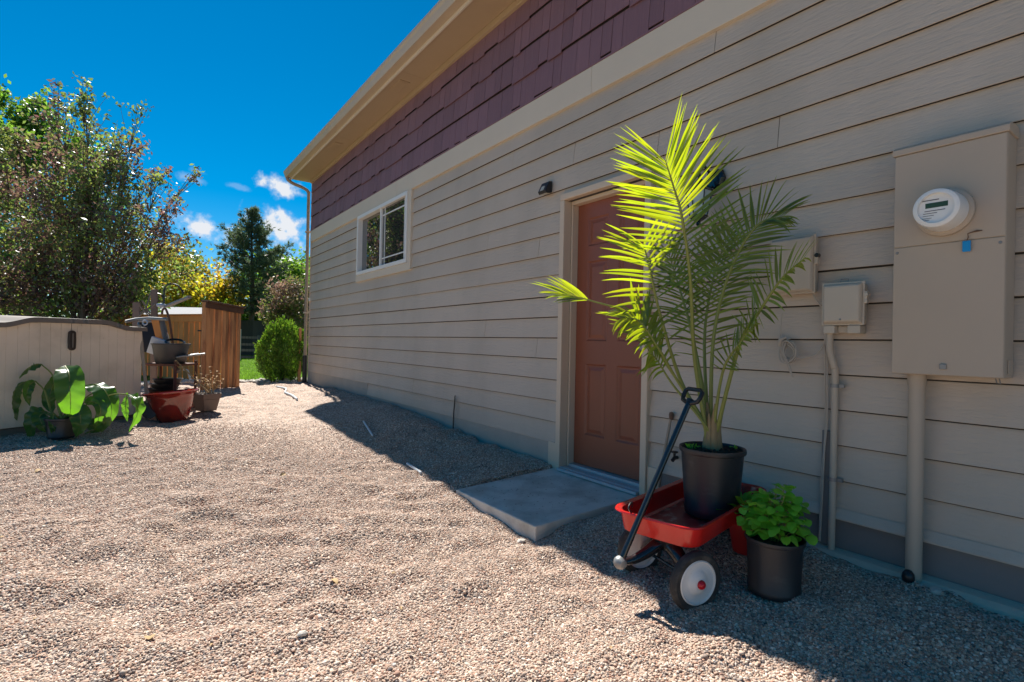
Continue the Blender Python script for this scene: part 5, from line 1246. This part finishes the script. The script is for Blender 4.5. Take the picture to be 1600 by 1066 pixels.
T2 = [(3, 132, 15, .7), (-25, 150, 26, 1.4), (0, 160, 26, 1.4), (40, 180, 26, 1.2), (48, 205, 24, 1.1), (15, 200, 34, 2), (55, 225, 18, .7), (30, 235, 34, 2), (0, 250, 40, 2.4), (40, 280, 34, 2), (-40, 205, 45, 3), (-50, 260, 50, 3), (-90, 210, 55, 3), (0, 330, 40, 2), (60, 340, 34, 1.6), (0, 400, 40, 2), (60, 420, 40, 2), (110, 470, 40, 2), (180, 478, 34, 1.6), (20, 470, 40, 2), (-60, 380, 60, 3)]
broad_tree('green_tree', 'tall bright green leafy tree at the far left edge', 'tree', ground_at(-40, 17), T2, 17, 22000, .085, m_greenleaf, .16, .3, depthj=1.2)
T3 = [(285, 425, 20, 1), (310, 418, 22, 1.2), (270, 440, 22, 1.2), (300, 445, 24, 1.5), (330, 440, 20, 1.1), (325, 460, 22, 1.3), (345, 458, 16, .8), (355, 465, 14, .6), (265, 465, 22, 1), (295, 468, 24, 1.3), (250, 450, 18, .8)]
broad_tree('yellow_tree', 'yellow autumn-leaved tree beyond the cedar fence', 'tree', ground_at(305, 26), T3, 26, 9000, .10, m_yellow, .12, .35, depthj=1.2)
T4 = [(445, 425, 24, 1), (430, 432, 26, 1.2), (460, 428, 22, 1), (470, 440, 22, 1), (410, 445, 24, 1.2), (450, 450, 30, 1.6), (425, 465, 28, 1.4), (470, 470, 24, 1.2), (490, 440, 30, 1.4), (510, 460, 30, 1.4)]
broad_tree('green_tree', 'rounded sunny green tree to the right of the tall pine', 'tree', ground_at(452, 34), T4, 34, 9000, .14, m_greenleaf, .16, .3, depthj=1.5)
T6 = [(245, 470, 22, 1), (225, 465, 24, 1), (205, 475, 20, 1), (275, 478, 18, 1), (180, 480, 24, 1), (345, 480, 22, 1), (310, 482, 24, 1)]
broad_tree('green_shrub', 'hazy green shrubbery behind the yellow tree and fence', 'shrub', ground_at(250, 30), T6, 30, 6000, .12, m_greenleaf, .08, .2, depthj=1.0)
T7 = [(330, 490, 26, 1), (360, 492, 26, 1), (395, 488, 26, 1), (425, 486, 26, 1), (455, 480, 26, 1), (485, 485, 30, 1), (515, 485, 30, 1), (410, 500, 22, 1), (440, 500, 22, 1), (380, 502, 22, 1)]
broad_tree('dark_hedge', 'dark green hedge row just behind the dark board fence', 'hedge', ground_at(420, 32), T7, 32, 8000, .13, m_greenleaf, .08, .15, depthj=.8)
T5 = [(432, 455, 12, .5), (445, 448, 14, .8), (462, 440, 14, .8), (470, 455, 16, 1), (450, 468, 18, 1.3), (435, 478, 16, 1.1), (465, 478, 18, 1.3), (428, 492, 14, .9), (448, 492, 18, 1.2), (470, 495, 18, 1.2), (455, 508, 16, 1), (436, 508, 14, .8), (478, 460, 14, .8), (476, 505, 16, 1)]
broad_tree('dusty_shrub', 'dusty pink and olive shrub above the round green bush', 'shrub', ground_at(455, 15.5), T5, 15.5, 6500, .045, m_pink, .04, .15, stems=4, depthj=.35)
# tall pine
pb_ = ground_at(392, 27)
pine = thing('pine_tree', 'tall dark pine with a pointed ragged top against the sky', 'tree', tuple(pb_))
ptop = at(392, 324, 27)
tk = MB(); tk.tube([pb_-[0, 0, .1], pb_*.5+ptop*.5+np.array([.08, 0, 0]), ptop], [.17, .10, .015], 10)
cen = []; dirs = []
edge = [(324, 0), (340, 9), (365, 20), (380, 32), (400, 52), (420, 50), (445, 46), (470, 40), (490, 34)]
lvl = 0; py = 330.
while py < 488:
    zt = at(392, py, 27)[2]; Rm = np.interp(py, [e[0] for e in edge], [e[1] for e in edge])*27/FPX
    nb_ = 6; a0 = rng.uniform(0, 6)
    for i in range(nb_):
        a = a0+i*2*math.pi/nb_+rng.normal(0, .25); R_ = Rm*rng.uniform(.5, 1.28)
        if rng.random() < .18: continue
        b0 = np.array([pb_[0], pb_[1], zt]); dr = np.array([math.cos(a), math.sin(a), 0])
        lift = np.interp(py, [330, 400, 490], [1.0, .42, .12])
        tp = b0+dr*R_+np.array([0, 0, lift*R_])
        pth = catmull([b0, b0+dr*R_*.5+np.array([0, 0, lift*R_*.28]), tp], 8); tk.tube(pth, np.linspace(.035, .008, 8), 5)
        m = int(10+44*R_)
        for q_ in range(m):
            u = rng.uniform(.25, 1.05); f_ = min(u, .999)*7; k_ = int(f_); p_ = np.array(pth[k_])*(1-f_+k_)+np.array(pth[min(k_+1, 7)])*(f_-k_)
            cen.append(p_+rng.normal(size=3)*np.array([.11, .11, .08])*(.5+.4*R_)); dirs.append(dr*rng.uniform(.1, 1)+rng.normal(size=3)*.5+np.array([0, 0, .7]))
    py += np.interp(py, [330, 488], [8, 14])
cen = np.array(cen); dirs = np.array(dirs); dirs /= np.linalg.norm(dirs, axis=1)[:, None]
V = []; n = len(cen); per = 9
for k_ in range(per):
    dd_ = dirs+rng.normal(size=(n, 3))*.45; dd_ /= np.linalg.norm(dd_, axis=1)[:, None]; sd_ = np.cross(dd_, rng.normal(size=(n, 3))); sd_ /= np.linalg.norm(sd_, axis=1)[:, None]
    L_ = rng.uniform(.14, .26, n)[:, None]; V.append(np.stack([cen-sd_*.014, cen+sd_*.014, cen+dd_*L_], 1))
V = np.concatenate(V).reshape(-1, 3); F = np.arange(len(V)).reshape(-1, 3)
tk.build('trunk', m_pinebark, pine, smooth=True, fix=False); mesh_np('crown', V, F, m_pine, pine)
# round arborvitae bush
bc = atZ(441, 597, .18); Rb, Hb = .46, 1.20
bush = thing('round_bush', 'dense round bright green evergreen bush near the far wall corner', 'bush', tuple(bc))
n = 15000; th_ = rng.uniform(0, 2*math.pi, n); ph = np.arccos(rng.uniform(-.92, 1, n)); rr = rng.uniform(.72, 1.0, n)**.6
nx, ny, nzv = np.sin(ph)*np.cos(th_), np.sin(ph)*np.sin(th_), np.cos(ph)
lump = 1+.22*vnoise(th_*1.0, ph, .5, 21)*2+.14*vnoise(th_+5, ph, .22, 22)*2
bulge = np.where(nzv > 0, 1, 1.0)
cx = np.stack([bc[0]+nx*Rb*rr*lump, bc[1]+ny*Rb*rr*lump, bc[2]+Hb*.5+nzv*Hb*.52*rr*lump], -1)
dd_ = np.stack([nx*.5, ny*.5, .9+nzv*.3], -1)+rng.normal(size=(n, 3))*.3; dd_ /= np.linalg.norm(dd_, axis=1)[:, None]
sd_ = np.cross(dd_, np.stack([nx, ny, nzv], -1)+rng.normal(size=(n, 3))*.5); sd_ /= np.linalg.norm(sd_, axis=1)[:, None]
L_ = rng.uniform(.035, .075, n)[:, None]
V = np.stack([cx, cx+dd_*L_*.5+sd_*.013, cx+dd_*L_, cx+dd_*L_*.5-sd_*.013], 1).reshape(-1, 3); F = np.arange(4*n).reshape(n, 4)
tk = MB(); tk.lathe([(.0, .02), (.25, .1), (.33, .4), (.36, .65), (.28, .9), (.12, 1.05), (0, 1.1)], 16, c=bc); 
m_inner = M('bush_inner_twigs', (.03, .03, .015), .9)
tk2 = MB()
for i in range(40):
    a = rng.uniform(0, 6.28); e_ = rng.uniform(.2, 1.0); tk2.tube([bc+(0, 0, .0), bc+(math.cos(a)*.15*e_, math.sin(a)*.15*e_, .35), bc+(math.cos(a)*.36*e_, math.sin(a)*.36*e_, .25+.8*(1-e_*.6))], [.014, .01, .004], 5)
tk2.build('trunk', m_bark, bush, fix=False); mesh_np('crown', V, F, m_bush, bush)
sc_ = MB()
for i in range(90):
    x_, y_ = rng.uniform(-1.8, 2.3), rng.uniform(1.2, 8); z_ = float(hg(x_, y_))+.010
    leaflet(sc_, np.array([x_, y_, z_]), [rng.normal(), rng.normal(), .15], [rng.normal(0, .3), rng.normal(0, .3), 1], rng.uniform(.012, .03), rng.uniform(.006, .014), .2)
scl = sc_.build('leaf_litter', m_dry, fix=False); scl['kind'] = 'stuff'
# a few fallen leaves and larger stones on the gravel
for (px, py, lab) in ((58, 748, 'small orange dead leaf on the gravel below the shed plant'), (440, 748, 'small tan dead leaf on the open gravel'), (520, 915, 'small curled orange leaf in the near gravel'), (237, 992, 'small red-brown leaf near the bottom of the gravel')):
    p_ = atZ(px, py, .0); p_[2] = float(hg(*p_[:2]))+.012
    q = MB(); leaflet(q, np.array([-.03, 0, 0]), [1, .2, .2], [0, .2, 1], .06, .034, .25); ob = q.build('fallen_leaf', m_dry, fix=False); ob.location = p_; ob.rotation_euler = (random.uniform(-.3, .3), random.uniform(-.3, .3), random.uniform(0, 6)); tag(ob, lab, 'leaf')
for (px, py, r_, lab) in ((472, 1001, .015, 'pale flat stone near the bottom of the gravel'), (1190, 950, .02, 'pale stone beside the black herb pot'), (815, 839, .022, 'tan stone chip at the front corner of the slab'), (1462, 935, .024, 'whitish stone by the wall footing near the thick conduit')):
    p_ = atZ(px, py, .0 if px < 1300 else .09); p_[2] = float(hg(*p_[:2]))+.008
    b = bmesh.new(); bmesh.ops.create_icosphere(b, subdivisions=2, radius=r_)
    for v in b.verts: v.co = Vector((v.co.x*1.3, v.co.y*.9, v.co.z*.6))*random.uniform(.85, 1.12)
    me = bpy.data.meshes.new('stone'); b.to_mesh(me); b.free(); me.materials.append(m_rock2); ob = bpy.data.objects.new('stone', me); C.objects.link(ob); ob.location = p_; tag(ob, lab, 'stone')

for o in bpy.data.objects:
    if '_o' in o: del o['_o']
